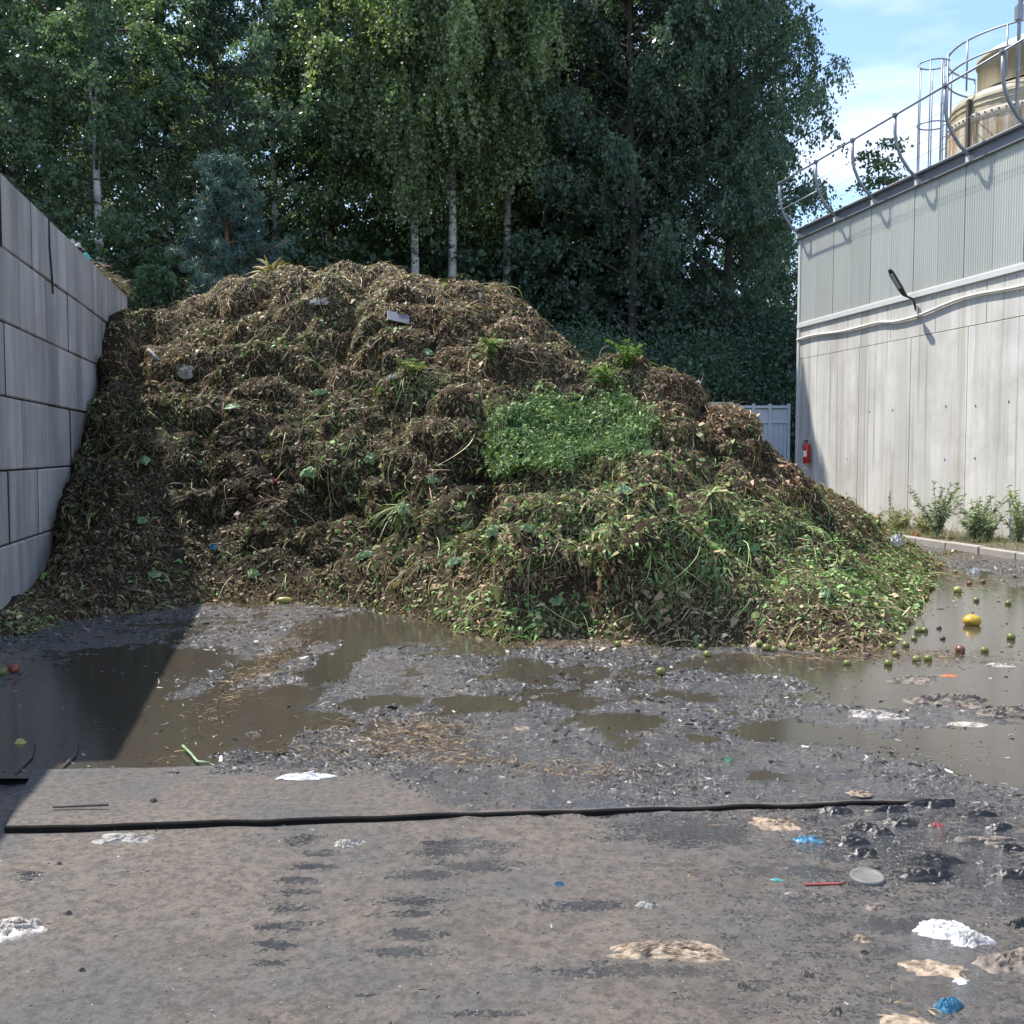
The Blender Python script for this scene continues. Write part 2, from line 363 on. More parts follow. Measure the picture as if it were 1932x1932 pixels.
wetv = wetv + .3 * lowpr
for cx, cy, rx, ry in WW: wetv = np.maximum(wetv, .74 * np.exp(-(((GX - cx) / rx) ** 2 + ((GY - cy) / ry) ** 2)))
rightwet = .62 * sstep(.2, 2.2, GX + .35 * (GY - 4.5)) * sstep(3.0, 4.2, GY) * (GY < 6.5)
wetv = np.maximum(wetv, rightwet); wetv = np.maximum(wetv, .46 * sstep(-.4, 1.2, GX) * (GY < 6))
for x_, y_, rx_, ry_ in ((560, 1690, 95, 120), (800, 1680, 150, 110), (870, 1600, 160, 40)):
    c0 = gnd(x_, y_); a0, b0 = gnd(x_, y_ + ry_), gnd(x_, y_ - ry_); wetv = np.maximum(wetv, .40 * np.exp(-((GX - c0[0]) / (rx_ / FPX * c0[1])) ** 2 - ((GY - c0[1]) / ((b0[1] - a0[1]) / 2)) ** 2))
wetv = np.maximum(wetv, .55 * (1 - sstep(-2.9, -2.35, GX)) * sstep(4.6, 5.0, GY))
gc = np.stack([wetv, mud_amount(GX, GY), lowpr], -1).reshape(-1, 3)
ny, nx = GX.shape; idx = np.arange(ny * nx).reshape(ny, nx)
quad = lambda I: np.stack([I[:-1, :-1], I[:-1, 1:], I[1:, 1:], I[1:, :-1]], -1).reshape(-1, 4)
yard = link('yard_ground', mesh_np('yard_ground', xyz(GX, GY, GZ), quad(idx), gc, True), M['yard']); tag(yard, 'wet asphalt yard under mud, dust and leaf mush', 'ground', kind='structure')
gm = MB().add([(-900, -900, -.12), (900, -900, -.12), (900, 1500, -.12), (-900, 1500, -.12)], [(0, 1, 2, 3)])
tag(gm.build('terrain', M['forestfloor']), 'dark earth beyond the yard under the trees', 'ground', kind='structure')
wx = [(-6.6, 5.72), (-2.5, 5.72), (2.4, 5.45), (7.5, 5.45), (9.6, 22), (-8, 22)]
wm = MB().add([(x, y, Z_WATER) for x, y in wx], [tuple(range(6))])
tag(wm.build('puddle_water', M['water']), 'brown muddy water standing in the puddles of the yard', 'water', kind='structure')

# raised slab across the yard
sl_ = MB(); e = (EB - EA); e /= np.linalg.norm(e); nrm = np.array([-e[1], e[0], 0])
L = np.linalg.norm(EB - EA); N = 60; V = []; F = []
for i in range(N + 1):
    p = EA + e * L * i / N; w = .014 * float(vn(xyz(i * .45, 0, 1.5), 3)); dz = .006 * float(vn(xyz(i * .35, 4, 1.5), 4)) - .004
    lean = -.05 * (1 - i / N) if i == 0 else 0
    q = p + nrm * w; bk = p + nrm * float(np.interp(p[0], [-1.2, -.3, .1], [.92, .5, .03])) - e * (.20 if i == 0 else 0)
    V += [(q[0], q[1], -.06), (q[0], q[1], .001 + dz), (q[0] + nrm[0] * .012, q[1] + nrm[1] * .012, .0045 + dz), (bk[0], bk[1], .004 + dz), (bk[0], bk[1], -.06)]
for i in range(N):
    for k in range(4): F.append((i * 5 + k, (i + 1) * 5 + k, (i + 1) * 5 + k + 1, i * 5 + k + 1))
F += [(0, 1, 2, 3, 4), tuple(N * 5 + k for k in (4, 3, 2, 1, 0))]
slab = thing('concrete_slab', 'long low slab lying across the yard with its front edge coloured dark as shade', 'slab')
sl_.add(V, F).build('slab_top', M['yard'], slab)
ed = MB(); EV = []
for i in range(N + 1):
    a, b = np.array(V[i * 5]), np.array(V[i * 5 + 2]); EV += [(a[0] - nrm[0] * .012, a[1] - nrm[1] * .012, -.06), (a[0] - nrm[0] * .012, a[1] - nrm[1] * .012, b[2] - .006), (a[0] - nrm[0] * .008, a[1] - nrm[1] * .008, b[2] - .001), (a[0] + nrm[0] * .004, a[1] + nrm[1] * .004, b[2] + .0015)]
ed.add(EV, [(i * 4 + k, i * 4 + 4 + k, i * 4 + 5 + k, i * 4 + 1 + k) for i in range(N) for k in range(3)]); M['edge'] = simple('dark_edge_shade', (.012, .011, .010), .9, .3, 20, 0, .5, .1); ed.build('edge_shade_strip', M['edge'], slab)  # shade on the slab's front face, painted as a near-black strip

# ------------------------------------------------------------------ left block wall
BL, BH = 1.375, .8
wd = np.array([WK, 1.0]); wd /= np.linalg.norm(wd); wnrm = np.array([wd[1], -wd[0]])     # along the wall, towards the yard
W0 = np.array([wall_x(5.7), 5.7]); WANG = math.atan2(wd[1], wd[0])
bwall = thing('block_wall', 'tall shaded wall of stacked grey concrete blocks left of the heap', 'wall', (W0[0], W0[1], 0), WANG)
def block_mesh(Lb):
    m = MB().box((.024, 0, .009), (Lb - .024, .8, BH - .009)); return m.mesh('block', False, .014)
bmesh_full = block_mesh(BL)
grout = MB().box((-.03, 0, .012), (.03, .5, BH - .012)).mesh('joint_grout')
WLEN = (20.25 - 5.7) / wd[1]
joint0 = (11.34 - 5.7) / wd[1]
for c in range(6):
    smin = 0 if c < 5 else 1.9
    off = (joint0 + (0 if (5 - c) % 2 == 0 else BL * .5)) % BL
    cuts = [smin] + [off + k * BL for k in range(-1, 13) if smin + .25 < off + k * BL < WLEN - .25] + [WLEN]
    for a, b in zip(cuts[:-1], cuts[1:]):
        if a > smin: link('joint_grout', grout, M['heapsoil'], bwall, (a, .003, c * BH))
        ms = bmesh_full if abs(b - a - BL) < .01 else block_mesh(b - a)
        o = link('block', ms, M['block'], bwall, (a, random.uniform(-.012, .012), c * BH), (0, 0, random.uniform(-.004, .004)))
# (the local y of a block runs away from the yard: +y is the far side)

# ------------------------------------------------------------------ the building
BK = -.181; BC = np.array([7.9, 29.0]); bd = np.array([-BK, -1.0]); bd /= np.linalg.norm(bd); bn = np.array([-bd[1] * -1, 0])
bn = np.array([bd[1], -bd[0]]); bn = bn if bn[0] < 0 else -bn
def Lb(s, o, z): p = BC + bd * s + bn * o; return (p[0], p[1], z)
bld = thing('industrial_building', 'pale concrete industrial building with corrugated upper cladding', 'building')
MB().box((.02, -11, -.1), (19.9, -.10, 7.62), Lb).build('core_wall', M['kerb'], bld)
Z_J, Z_FL, Z_TOP = 4.35, 5.22, 7.66
pw = 2.12
def panel(s0, s1, z0, z1, o=0.0): return MB().box((s0 + .006, -.14, z0 + .006), (s1 - .006, o, z1 - .006), Lb).build('concrete_panel', M['pale'], bld, bevel=.006)
cuts = [0.0, .35, 3.35, 5.62, 7.72, 9.85, 12.0, 14.1, 16.2, 18.3, 20]
for a, b in zip(cuts[:-1], cuts[1:]): panel(a, b, -.1, Z_J, random.uniform(-.003, .003))
cuts = [0.0, 1.2, 3.4, 4.75, 6.55, 8.3, 10.2, 12.3, 14.4, 16.5, 18.6, 20]
for a, b in zip(cuts[:-1], cuts[1:]): panel(a, b, Z_J, Z_FL, random.uniform(-.003, .003))
# corrugated sheets
SW = .93; nw = 12; V = []; F = []
K = nw * 6
for i in range(K + 1):
    s = (SW - .012) * i / K; w = .011 * math.sin(2 * math.pi * nw * i / K)
    V += [(s, w, 0), (s, w, Z_TOP - Z_FL - .10)]
for i in range(K): F.append((2 * i, 2 * i + 2, 2 * i + 3, 2 * i + 1))
sheet = MB().add(V, F).mesh('cladding_sheet', True)
bang = math.atan2(bd[1], bd[0])
for k in range(21):
    p = Lb(.10 + k * SW, .012 + .004 * (k % 2), Z_FL + .10); link('cladding_sheet', sheet, M['clad'], bld, p, (0, 0, bang))
MB().box((-.03, -.12, Z_FL - .02), (20, .055, Z_FL + .10), Lb).build('flashing', M['flash'], bld, bevel=.006)
MB().box((-.03, -.12, Z_FL + .1), (20, .03, Z_FL + .125), Lb).build('flashing_lip', M['flash'], bld)
MB().box((-.045, -.12, -.1), (.09, .035, Z_TOP), Lb).build('corner_trim', M['flash'], bld, bevel=.008)
MB().box((-.1, -.3, Z_TOP - .02), (20, .02, Z_TOP + .2), Lb).box((-.12, -.34, Z_TOP + .2), (20, .11, Z_TOP + .228), Lb).box((-.12, -.3, Z_TOP - .045), (20, .10, Z_TOP - .02), Lb).build('roof_beam', M['beam'], bld)
MB().box((-.13, -.34, Z_TOP + .229), (20, .12, Z_TOP + .245), Lb).build('roof_edge_trim', M['conduit'], bld)
MB().box((0.1, -11, Z_TOP - .01), (19.9, -.34, Z_TOP + .12), Lb).build('roof_deck', M['kerb'], bld)
hk = MB().box((0, 0, 0), (.05, .05, .02)).box((0, .0, -.05), (.02, .05, 0)).mesh('bracket')
for k in range(17): link('bracket', hk, M['galv'], bld, Lb(.9 + k * .92, .0, Z_FL - .10), (0, 0, bang))
th = MB().lathe([(0, .004), (.022, .004), (.024, 0)], 8).mesh('tie_hole')
for zz in (.75, 1.65, 2.75):
    for k in range(10):
        if random.random() < .4: continue
        q = Lb(.75 + k * 1.04 + random.uniform(-.02, .02), .0035, zz + random.uniform(-.03, .03))
        o = link('tie_hole', th, M['hole'], bld, q); o.rotation_euler = Vector((bn[0], bn[1], 0)).to_track_quat('Z', 'Y').to_euler()
# conduit along the wall with saddle clips
pts = []
for i in range(90):
    s = i * .22; z = 4.86 + .02 * math.sin(s * 1.9) + .03 * math.sin(s * .9 + 1) - .06 * sstep(4.2, 5.0, s) + .12 * sstep(5.4, 8.5, s); pts.append(Lb(s, .045, z))
tag(MB().tube(pts, .032, 8).build('cable_conduit', M['conduit'], None, True), 'wavy pale cable conduit running along the concrete building wall', 'conduit')
# wall lamp
lp = thing('wall_lamp', 'dark street-lamp head on bracket fixed to the concrete building wall', 'lamp', Lb(5.85, 0, 4.93))
lw = Lb(5.85, 0, 4.93)
def LL(s, o, z): s, o, z = s * .78, o * .78, z * .78; p = bd * s + bn * o; return (p[0], p[1], z)
MB().box((-.06, 0.0, -.12), (.06, .06, .12), LL).build('wall_plate', M['conduit'], lp, bevel=.01)
MB().tube([LL(0, .05, 0), LL(0, .09, .16), LL(0, .14, .30), LL(0, .30, .36), LL(0, .42, .40)], .026, 8).build('arm', M['darkmetal'], lp, True)
hm = MB(); hv = []
for o_, z_, w_, h_ in ((.36, .38, .05, .05), (.44, .44, .09, .07), (.54, .58, .12, .07), (.84, 1.02, .12, .055), (.90, 1.11, .07, .03)):
    hv += [LL(-w_, o_, z_ - h_ * .5), LL(w_, o_, z_ - h_ * .5), LL(w_, o_ - .02, z_ + h_ * .5), LL(-w_, o_ - .02, z_ + h_ * .5)]
hf = [(0, 1, 2, 3), (19, 18, 17, 16)] + [(i * 4 + k, i * 4 + (k + 1) % 4, i * 4 + 4 + (k + 1) % 4, i * 4 + 4 + k) for i in range(4) for k in range(4)]
hm.add(hv, hf); hm.build('lamp_head', M['darkmetal'], lp, bevel=.008)
MB().add([LL(-.09, .57, .585), LL(.09, .57, .585), LL(.09, .84, .975), LL(-.09, .84, .975), LL(-.09, .585, .573), LL(.09, .585, .573), LL(.09, .855, .963), LL(-.09, .855, .963)],
         [(0, 1, 2, 3), (4, 7, 6, 5), (0, 4, 5, 1), (1, 5, 6, 2), (2, 6, 7, 3), (3, 7, 4, 0)]).build('lens', M['lampglass'], lp)
# fire extinguisher
ex = thing('fire_extinguisher', 'red fire extinguisher hanging on the concrete wall by the gate', 'extinguisher', Lb(.86, .13, 1.50))
MB().lathe([(0, 0), (.085, 0), (.095, .02), (.095, .44), (.08, .50), (.04, .535), (.03, .57)], 16).build('cylinder', M['red'], ex, True)
MB().lathe([(.0965, .18), (.0965, .34)], 16, a0=2.2, a1=4.4).build('label_band', M['white'], ex)
MB().box((-.02, -.02, .56), (.02, .02, .61)).box((-.11, -.012, .61), (.03, .012, .63)).box((-.10, -.012, .575), (.0, .012, .59)).build('valve_handle', M['black'], ex)
MB().tube([(-.02, 0, .58), (-.10, -.02, .55), (-.13, -.03, .40), (-.115, -.03, .22)], .012, 6).build('hose', M['black'], ex, True)
MB().box((-.10, .0, .10), (.14, .11, .13)).build('bracket', M['galv'], ex)
# railing with bent posts
rail = thing('roof_railing', 'grey steel safety railing with bent posts along the roof edge', 'railing')
post_o = [(.03, 7.70), (.13, 7.78), (.32, 7.95), (.50, 8.20), (.61, 8.45), (.655, 8.70), (.66, 9.10)]
PS = [.08, 2.2, 4.05, 5.9, 7.75, 9.55, 11.4, 13.2]
for s in PS:
    P = [Lb(s, o_, z_) for o_, z_ in post_o]
    po = MB().tube(P, .037, 8).build('post', M['galv'], rail, True)
    MB().lathe([(0, .03), (.065, .025), (.065, -.03), (0, -.03)], 12, P[-1]).build('cap', M['galv'], po)
    MB().box((s - .06, -.02, 7.62), (s + .06, .135, 7.74), Lb).build('foot_plate', M['conduit'], po)
MB().tube([Lb(.08, .66, 9.09), Lb(13.3, .66, 9.09)], .024, 8).build('top_rail', M['galv'], rail, True)
MB().tube([Lb(.08, .585, 8.38), Lb(2.35, .585, 8.38)], .02, 8).build('short_rail', M['galv'], rail, True)
for o_, z_ in ((.645, 8.62), (.545, 8.28), (.41, 8.06)):
    MB().tube([Lb(2.2, o_, z_), Lb(13.2, o_, z_)], .004, 4).build('wire', M['galv'], rail)
# roof tank with dome
TC = (12.1, 24.2)
tk = thing('storage_tank', 'stained yellow-brown tank with stepped shell and pale dome on the roof', 'tank', (*TC, 7.6))
lo = MB().lathe([(2.0, 0.55), (2.02, .9), (2.0, 1.98), (1.97, 2.08), (1.88, 2.16), (1.42, 2.34)], 48).build('lower_shell', M['tank'], tk, True)
MB().lathe([(2.03, -.1), (2.035, 1.48)], 48).build('rust_band', M['tankrust'], lo, True)
MB().lathe([(2.0, 1.47), (2.045, 1.48), (2.045, 1.66), (2.0, 1.68)], 48).build('flange', M['crust'], lo, True)
for zz in (1.82, 1.95): MB().lathe([(2.0, zz - .02), (2.025, zz), (2.0, zz + .02)], 48).build('band', M['tank'], lo, True)
bt = MB().lathe([(0, .02), (.02, .018), (.022, 0)], 6).mesh('bolt')
for k in range(40):
    a = math.pi * (1 + (k + .5) / 40) - .4; o = link('bolt', bt, M['bark'], lo, (2.045 * math.cos(a), 2.045 * math.sin(a), 1.60)); o.rotation_euler = Vector((math.cos(a), math.sin(a), 0)).to_track_quat('Z', 'Y').to_euler()
MB().box((-.04, -.06, .0), (.04, .06, 1.9)).build('down_pipe', M['bark'], lo, loc=(-1.96, -.55, .1))
up = MB().lathe([(1.42, 2.38), (1.42, 3.05), (1.46, 3.07), (1.46, 3.14), (1.40, 3.15)], 48).build('upper_shell', M['tank'], tk, True)
MB().lathe([(1.43, 3.13), (1.3, 3.26), (1.0, 3.42), (.6, 3.53), (0, 3.58)], 48).build('dome', M['dome'], tk, True)
# walkway rail round the tank
rr = thing('tank_walkway_railing', 'curved grey railing around the top of the roof tank', 'railing', (*TC, 7.6))
for zz in (3.30, 2.85):
    MB().tube([(2.08 * math.cos(a), 2.08 * math.sin(a), zz) for a in np.linspace(math.pi * .62, math.pi * 1.85, 40)], .022, 6).build('rail', M['galv'], rr, True)
for a in np.linspace(math.pi * .62, math.pi * 1.85, 9):
    MB().tube([(2.08 * math.cos(a), 2.08 * math.sin(a), 2.2), (2.08 * math.cos(a), 2.08 * math.sin(a), 3.31)], .02, 6).build('post', M['galv'], rr, True)
# caged ladder
lx = at_y(1771, 300, 23.6)[0]
ld = thing('caged_ladder', 'grey caged access ladder standing left of the roof tank', 'ladder', (lx, 23.6, 7.6))
for sy in (-.1, .22): MB().tube([(0.12, sy, 0), (0.12, sy, 2.95)], .022, 6).build('stile', M['galv'], ld, True)
for k in range(11): MB().tube([(.12, -.1, .15 + k * .26), (.12, .22, .15 + k * .26)], .012, 6).build('rung', M['galv'], ld, True)
for zz in (.10, 1.45, 2.78):
    MB().tube([(-.12 + .33 * math.cos(a), .06 + .33 * math.sin(a), zz) for a in np.linspace(.7, 2 * math.pi - .7, 20)], .017, 6).build('hoop', M['galv'], ld, True)
for a in (1.3, 2.2, math.pi, 4.1, 5.0):
    MB().tube([(-.12 + .33 * math.cos(a), .06 + .33 * math.sin(a), .05), (-.12 + .33 * math.cos(a), .06 + .33 * math.sin(a), 2.80)], .014, 6).build('bar', M['galv'], ld, True)
# mast
mp = at_y(1918, 230, 20.6)
ms_ = thing('antenna_mast', 'tall grey antenna mast standing on the roof edge before the tank', 'mast', (mp[0], 20.6, 7.75))
MB().tube([(0, 0, 0), (0, 0, 5.2)], .038, 8).build('pole', M['galv'], ms_, True)
MB().box((-.07, -.07, 2.35), (.05, .06, 2.62)).build('clamp', M['beam'], ms_)
MB().tube([(0.02, 0, 2.6), (.6, .1, 4.6)], .02, 6).build('brace', M['galv'], ms_, True)

# soil strip, kerb
soil = MB(); V = []; F = []
for i in range(61):
    s = -1 + i * .36; zz = .1 + .03 * float(vn(xyz(s * 2, 0, 0), 9))
    V += [Lb(s, 1.36, .06), Lb(s, .8, zz + .02), Lb(s, -.02, zz + .06)]
for i in range(60): F += [(3 * i, 3 * i + 1, 3 * i + 4, 3 * i + 3), (3 * i + 1, 3 * i + 2, 3 * i + 5, 3 * i + 4)]
soil.add(V, F); tag(soil.build('soil_strip', M['soil'], None, True), 'strip of soil at the foot of the building wall', 'ground', kind='structure')
kerb = thing('kerb', 'low concrete kerb between the yard and the soil strip', 'kerb'); kerb['kind'] = 'structure'
for k in range(20):
    MB().box((-.6 + k * 1.0 + .006, 1.32, -.1), (.4 + k * 1.0 - .006, 1.48 + random.uniform(-.01, .01), .12 + random.uniform(-.012, .012)), Lb).build('kerb_stone', M['kerb'], kerb, bevel=.015)

# gate and rear walls
gx0, gx1, gy = 6.25, 7.78, 29.3
gt = thing('metal_gate', 'pale blue-grey sheet metal gate beside the building corner', 'gate', (gx0, gy, 0))
GW = gx1 - gx0
MB().box((.0, .03, .12), (GW, .05, 3.0)).build('sheet', M['gate'], gt)
for x in (0, GW * .30, GW * .60, GW - .08): MB().box((x, -.03, .05), (x + .08, .06, 3.15)).build('upright', M['gate'], gt, bevel=.01)
for z_ in (.1, 1.5, 2.6, 3.02): MB().box((.08, -.025, z_), (GW - .08, .03, z_ + .08)).build('cross_rail', M['gate'], gt, bevel=.008)
pr = MB()
for i in range(4): x = GW * .64 + i * .13; pr.box((x, -.005, .2), (x + .06, .031, 2.58))
pr.build('pressed_rib', M['gate'], gt)
def stack(name, x0, x1, y, n, label):
    w = thing(name, label, 'wall', (x0, y, 0)); L_ = x1 - x0
    for c in range(n):
        a = 0.0
        cuts = [0] + [q for q in np.arange(-.7 if c % 2 else 0, L_, BL) if .2 < q < L_ - .2] + [L_]
        for p, q in zip(cuts[:-1], cuts[1:]): link('block', block_mesh(q - p), M['pale'] if c == n - 1 else M['block'], w, (p, 0, c * BH))
    return w
stack('rear_block_wall', -3.2, at_y(1325, 720, 20.5)[0], 20.5, 4, 'concrete block wall behind the heap, one pale block end showing')
stack('boundary_block_wall', 3.2, 6.2, 29.2, 4, 'low concrete block wall joining the pale metal gate')

# ------------------------------------------------------------------ the heap
TOE = [(-400, 1150), (-60, 1205), (0, 1203), (60, 1190), (110, 1172), (200, 1163), (300, 1152), (400, 1133), (550, 1138), (700, 1146), (800, 1166), (880, 1196), (950, 1210), (1100, 1205),
       (1200, 1218), (1300, 1221), (1500, 1223), (1620, 1222), (1690, 1205), (1740, 1160), (1775, 1080), (1800, 1040), (1900, 1035), (2300, 1030)]
CREST = [(-400, 1100, 13.), (-60, 1095, 11.2), (0, 1108, 11.7), (45, 1100, 12.3), (85, 1065, 13.2), (105, 1000, 13.7), (120, 890, 14.2), (165, 787, 15.9), (200, 690, 17.5), (215, 632, 18.3), (248, 600, 20.2), (300, 574, 20.0), (345, 570, 19.8), (400, 545, 19.6),
         (450, 508, 19.5), (520, 494, 19.2), (600, 503, 19.0), (680, 490, 18.8), (760, 497, 18.6), (850, 518, 18.3), (940, 545, 17.8), (1000, 588, 17.4), (1070, 636, 17.0), (1120, 678, 16.8),
         (1190, 690, 16.6), (1280, 718, 16.5), (1320, 768, 16.4), (1390, 796, 16.3), (1430, 830, 16.3), (1480, 874, 16.2), (1540, 910, 16.2), (1600, 948, 16.4), (1660, 988, 17.0), (1700, 1010, 17.6), (1760, 1046, 18.6), (1800, 1046, 18.9), (1900, 1035, 19.5), (2300, 1030, 20)]
uu = np.linspace(-.7, .68, 900)
def gsm(a, k=5):
    w = np.exp(-np.linspace(-2, 2, 2 * k + 1) ** 2); w /= w.sum(); return np.convolve(np.pad(a, k, 'edge'), w, 'valid')
tu = [(x - CPX) / FPX for x, y in TOE]; ty = [gnd(x, y)[1] for x, y in TOE]
toe_t = gsm(np.interp(uu, tu, ty), 6)
cu = [(x - CPX) / FPX for x, y, Y in CREST]; cz = [at_y(x, y, Y)[2] for x, y, Y in CREST]; cy = [Y for x, y, Y in CREST]
crz_t = gsm(np.interp(uu, cu, cz), 4); cry_t = gsm(np.interp(uu, cu, cy), 6)
def heap_smooth(X, Y):
    u = X / Y / cs
    tY, cZ, cY = np.interp(u, uu, toe_t), np.interp(u, uu, crz_t) - .16 * sstep(.4, 2.0, np.interp(u, uu, crz_t)), np.interp(u, uu, cry_t)
    t_ = (Y - tY) / np.maximum(cY - tY, .3)
    tt = np.clip(t_, 0, 1)
    s = .50 * tt + .50 * np.sin(tt * math.pi / 2) + .05 * np.sin(tt * math.pi * 3) * tt
    s = s + .11 * sstep(0, .07, tt) * (1 - sstep(.22, .5, tt)) * sstep(-.03, .05, u) * (1 - sstep(.34, .39, u))
    d = np.maximum(Y - cY, 0)
    z = cZ * s - .75 * d * d / (d + 1.4)
    z = np.where(t_ < 0, -.30 * (tY - Y), z)
    return z
LOBES = [(1330, 960, .9, .30), (1080, 990, .7, .18), (1560, 1060, .7, .12), (780, 990, .55, .26), (860, 842, .40, .42), (895, 905, .36, -.62), (1010, 940, .5, -.10), (1540, 985, .34, -.45), (1590, 1030, .28, -.35), (1500, 940, .4, .25), (1400, 860, .7, .15),
         (620, 960, .8, -.16), (420, 930, .8, -.14), (330, 790, .5, .18), (560, 650, .8, .12), (1080, 720, .6, -.10), (880, 590, .4, .15), (260, 930, .6, .12), (1130, 1090, .5, .15), (1640, 1160, .6, .12), (980, 1150, .5, .18), (1200, 1190, .5, .14), (1280, 860, .6, .10)]
HX, HY = np.meshgrid(np.arange(-8.6, 9.6, .047), np.arange(8.0, 24.0, .047))
Z0 = heap_smooth(HX, HY)
def surf_hit(x, y):
    d = ray(x, y)
    for Yq in np.arange(8.2, 20.5, .04):
        p = d * (Yq / d[1]) + np.array([0, 0, H_CAM])
        if heap_smooth(np.array(p[0]), np.array(p[1])) >= p[2]: return p
    return p
for x, y, r, a in LOBES:
    p = surf_hit(x, y); Z0 = Z0 + a * np.exp(-((HX - p[0]) ** 2 + (HY - p[1]) ** 2) / (r * r)) * sstep(0, .4, Z0)
P0 = xyz(HX, HY, Z0)
def grid_normals(P):
    N = np.cross(np.gradient(P, axis=1), np.gradient(P, axis=0)); return N / (np.linalg.norm(N, axis=-1)[..., None] + 1e-9)
N0 = grid_normals(P0)
Q = P0 + .25 * np.stack([fbm(P0 * 1.3, 41, 3), fbm(P0 * 1.3, 42, 3), fbm(P0 * 1.3, 43, 3)], -1)
bil = lambda f, s: np.abs(vn(Q * np.array([.8, .8, 1.45]) * f, s))
D = .48 * (bil(.75, 51) - .3) + .41 * (bil(1.7, 52) - .3) + .17 * (bil(3.6, 53) - .3) + .08 * (bil(7.5, 54) - .3) + .03 * vn(Q * 15, 55)
fade = .12 + .88 * sstep(.05, .9, Z0) * (1 - .8 * sstep(.17, .30, HX / HY)) * (1 - .5 * sstep(-2.0, -.2, HY - np.interp(HX / HY, uu, cry_t)))
P1 = P0 + N0 * (D * fade)[..., None]
P1[..., 2] += .025 * fbm(P0 * 6, 56, 3)
lim = wall_x(HY) + .0
keep = ((HX > lim - .35) | (HY > 20.6)) & (Z0 > -.35)
keep &= ~((HX > 12.9 + BK * HY))
# nothing pushes through the wall's yard face beyond its thickness
inside = (HX > lim - .35) & (HY < 20.6); P1[..., 0] = np.where(inside, np.maximum(P1[..., 0], lim - .3), P1[..., 0])
N1 = grid_normals(P1)
I = np.arange(HX.size).reshape(HX.shape); Fq = quad(I); kf = keep.ravel()[Fq].all(1); Fq = Fq[kf]
used = np.zeros(HX.size, bool); used[Fq.ravel()] = True; remap = np.cumsum(used) - 1
heap = thing('compost_heap', 'huge heap of rotting garden and food waste against the block wall', 'compost heap')
heap_faces = remap[Fq]

# candidate sample cells on the side that can be seen
uu_g = HX / HY; cYg = np.interp(uu_g, uu, cry_t)
vis = keep & (HY < cYg + 1.3) & (P1[..., 2] > -.06) & (Z0 > -.12) & ((HX > lim + .02) | (HY > 20.3))
cell = np.flatnonzero(vis[:-1, :-1].ravel() & vis[1:, 1:].ravel()); ncol = HX.shape[1]
def sample(n, weight=None):
    pr_ = None
    cidx = cell
    i0, j0 = cidx // (ncol - 1), cidx % (ncol - 1)
    w = 1 / np.maximum(N1[i0, j0, 2], .35) * (12 / HY[i0, j0]) ** 1.0
    if weight is not None: w = w * weight(P1[i0, j0])
    w = w / w.sum(); k = rng.choice(len(cidx), n, p=w); i, j = i0[k], j0[k]; a, b = rng.random(n)[:, None], rng.random(n)[:, None]
    f = lambda A: (A[i, j] * (1 - a) + A[i, j + 1] * a) * (1 - b) + (A[i + 1, j] * (1 - a) + A[i + 1, j + 1] * a) * b
    Np = f(N1); return f(P1), Np / np.linalg.norm(Np, axis=1)[:, None]
GREEN = [(1080, 825, 190, 75, .6), (1230, 1000, 260, 90, .75), (1560, 1090, 150, 90, .95), (1030, 1165, 160, 40, .9), (770, 990, 95, 80, .6), (780, 722, 70, 32, .65), (930, 655, 32, 22, .8), (1150, 705, 60, 28, .85), (1400, 1010, 130, 80, .9),
         (1100, 950, 120, 70, .6), (900, 1030, 90, 40, .85), (350, 785, 80, 35, .45), (600, 820, 160, 60, .22), (1480, 1000, 120, 60, .8), (1680, 1060, 60, 60, .9), (1650, 1000, 40, 30, .55), (880, 1130, 150, 35, .6), (560, 640, 120, 50, .25), (1320, 880, 90, 50, .4),
         (1720, 1110, 40, 60, .9), (700, 880, 150, 60, .2), (145, 860, 40, 60, .3), (20, 1190, 90, 25, .45), (940, 790, 40, 35, .6), (1280, 1080, 150, 40, .6)]
STRAW = [(680, 520, 330, 55, .5), (1250, 1180, 190, 35, .8), (1100, 1070, 90, 40, .5), (330, 640, 120, 60, .35), (1500, 1185, 180, 25, .6), (200, 960, 90, 60, .35), (230, 850, 60, 40, .4), (860, 860, 80, 40, .4), (450, 1110, 80, 20, .4), (780, 1000, 100, 60, .3), (1050, 600, 70, 70, .35)]
DARK = [(440, 900, 330, 150, .85), (180, 900, 130, 200, .8), (1400, 870, 120, 50, .5), (850, 620, 120, 40, .5), (450, 1050, 230, 70, .7), (1090, 655, 90, 40, .4), (200, 1080, 150, 60, .6), (890, 905, 60, 45, .95), (1565, 1010, 60, 45, .9), (1090, 740, 130, 30, .5), (600, 780, 150, 60, .4), (1440, 900, 140, 60, .3), (150, 720, 50, 120, .5)]  # dark rotted compost; entries at the hollow and slit also paint in shade
RED = [(1450, 900, 160, 110, .7), (1350, 780, 110, 70, .6), (900, 600, 130, 70, .35), (1100, 1070, 110, 40, .6), (1620, 1000, 80, 50, .6)]
def zone(Z, x, y):
    r = np.zeros_like(x)
    for cx, cy_, rx, ry, w in Z: r = np.maximum(r, w * np.exp(-(((x - cx) / rx) ** 2 + ((y - cy_) / ry) ** 2)))
    return r
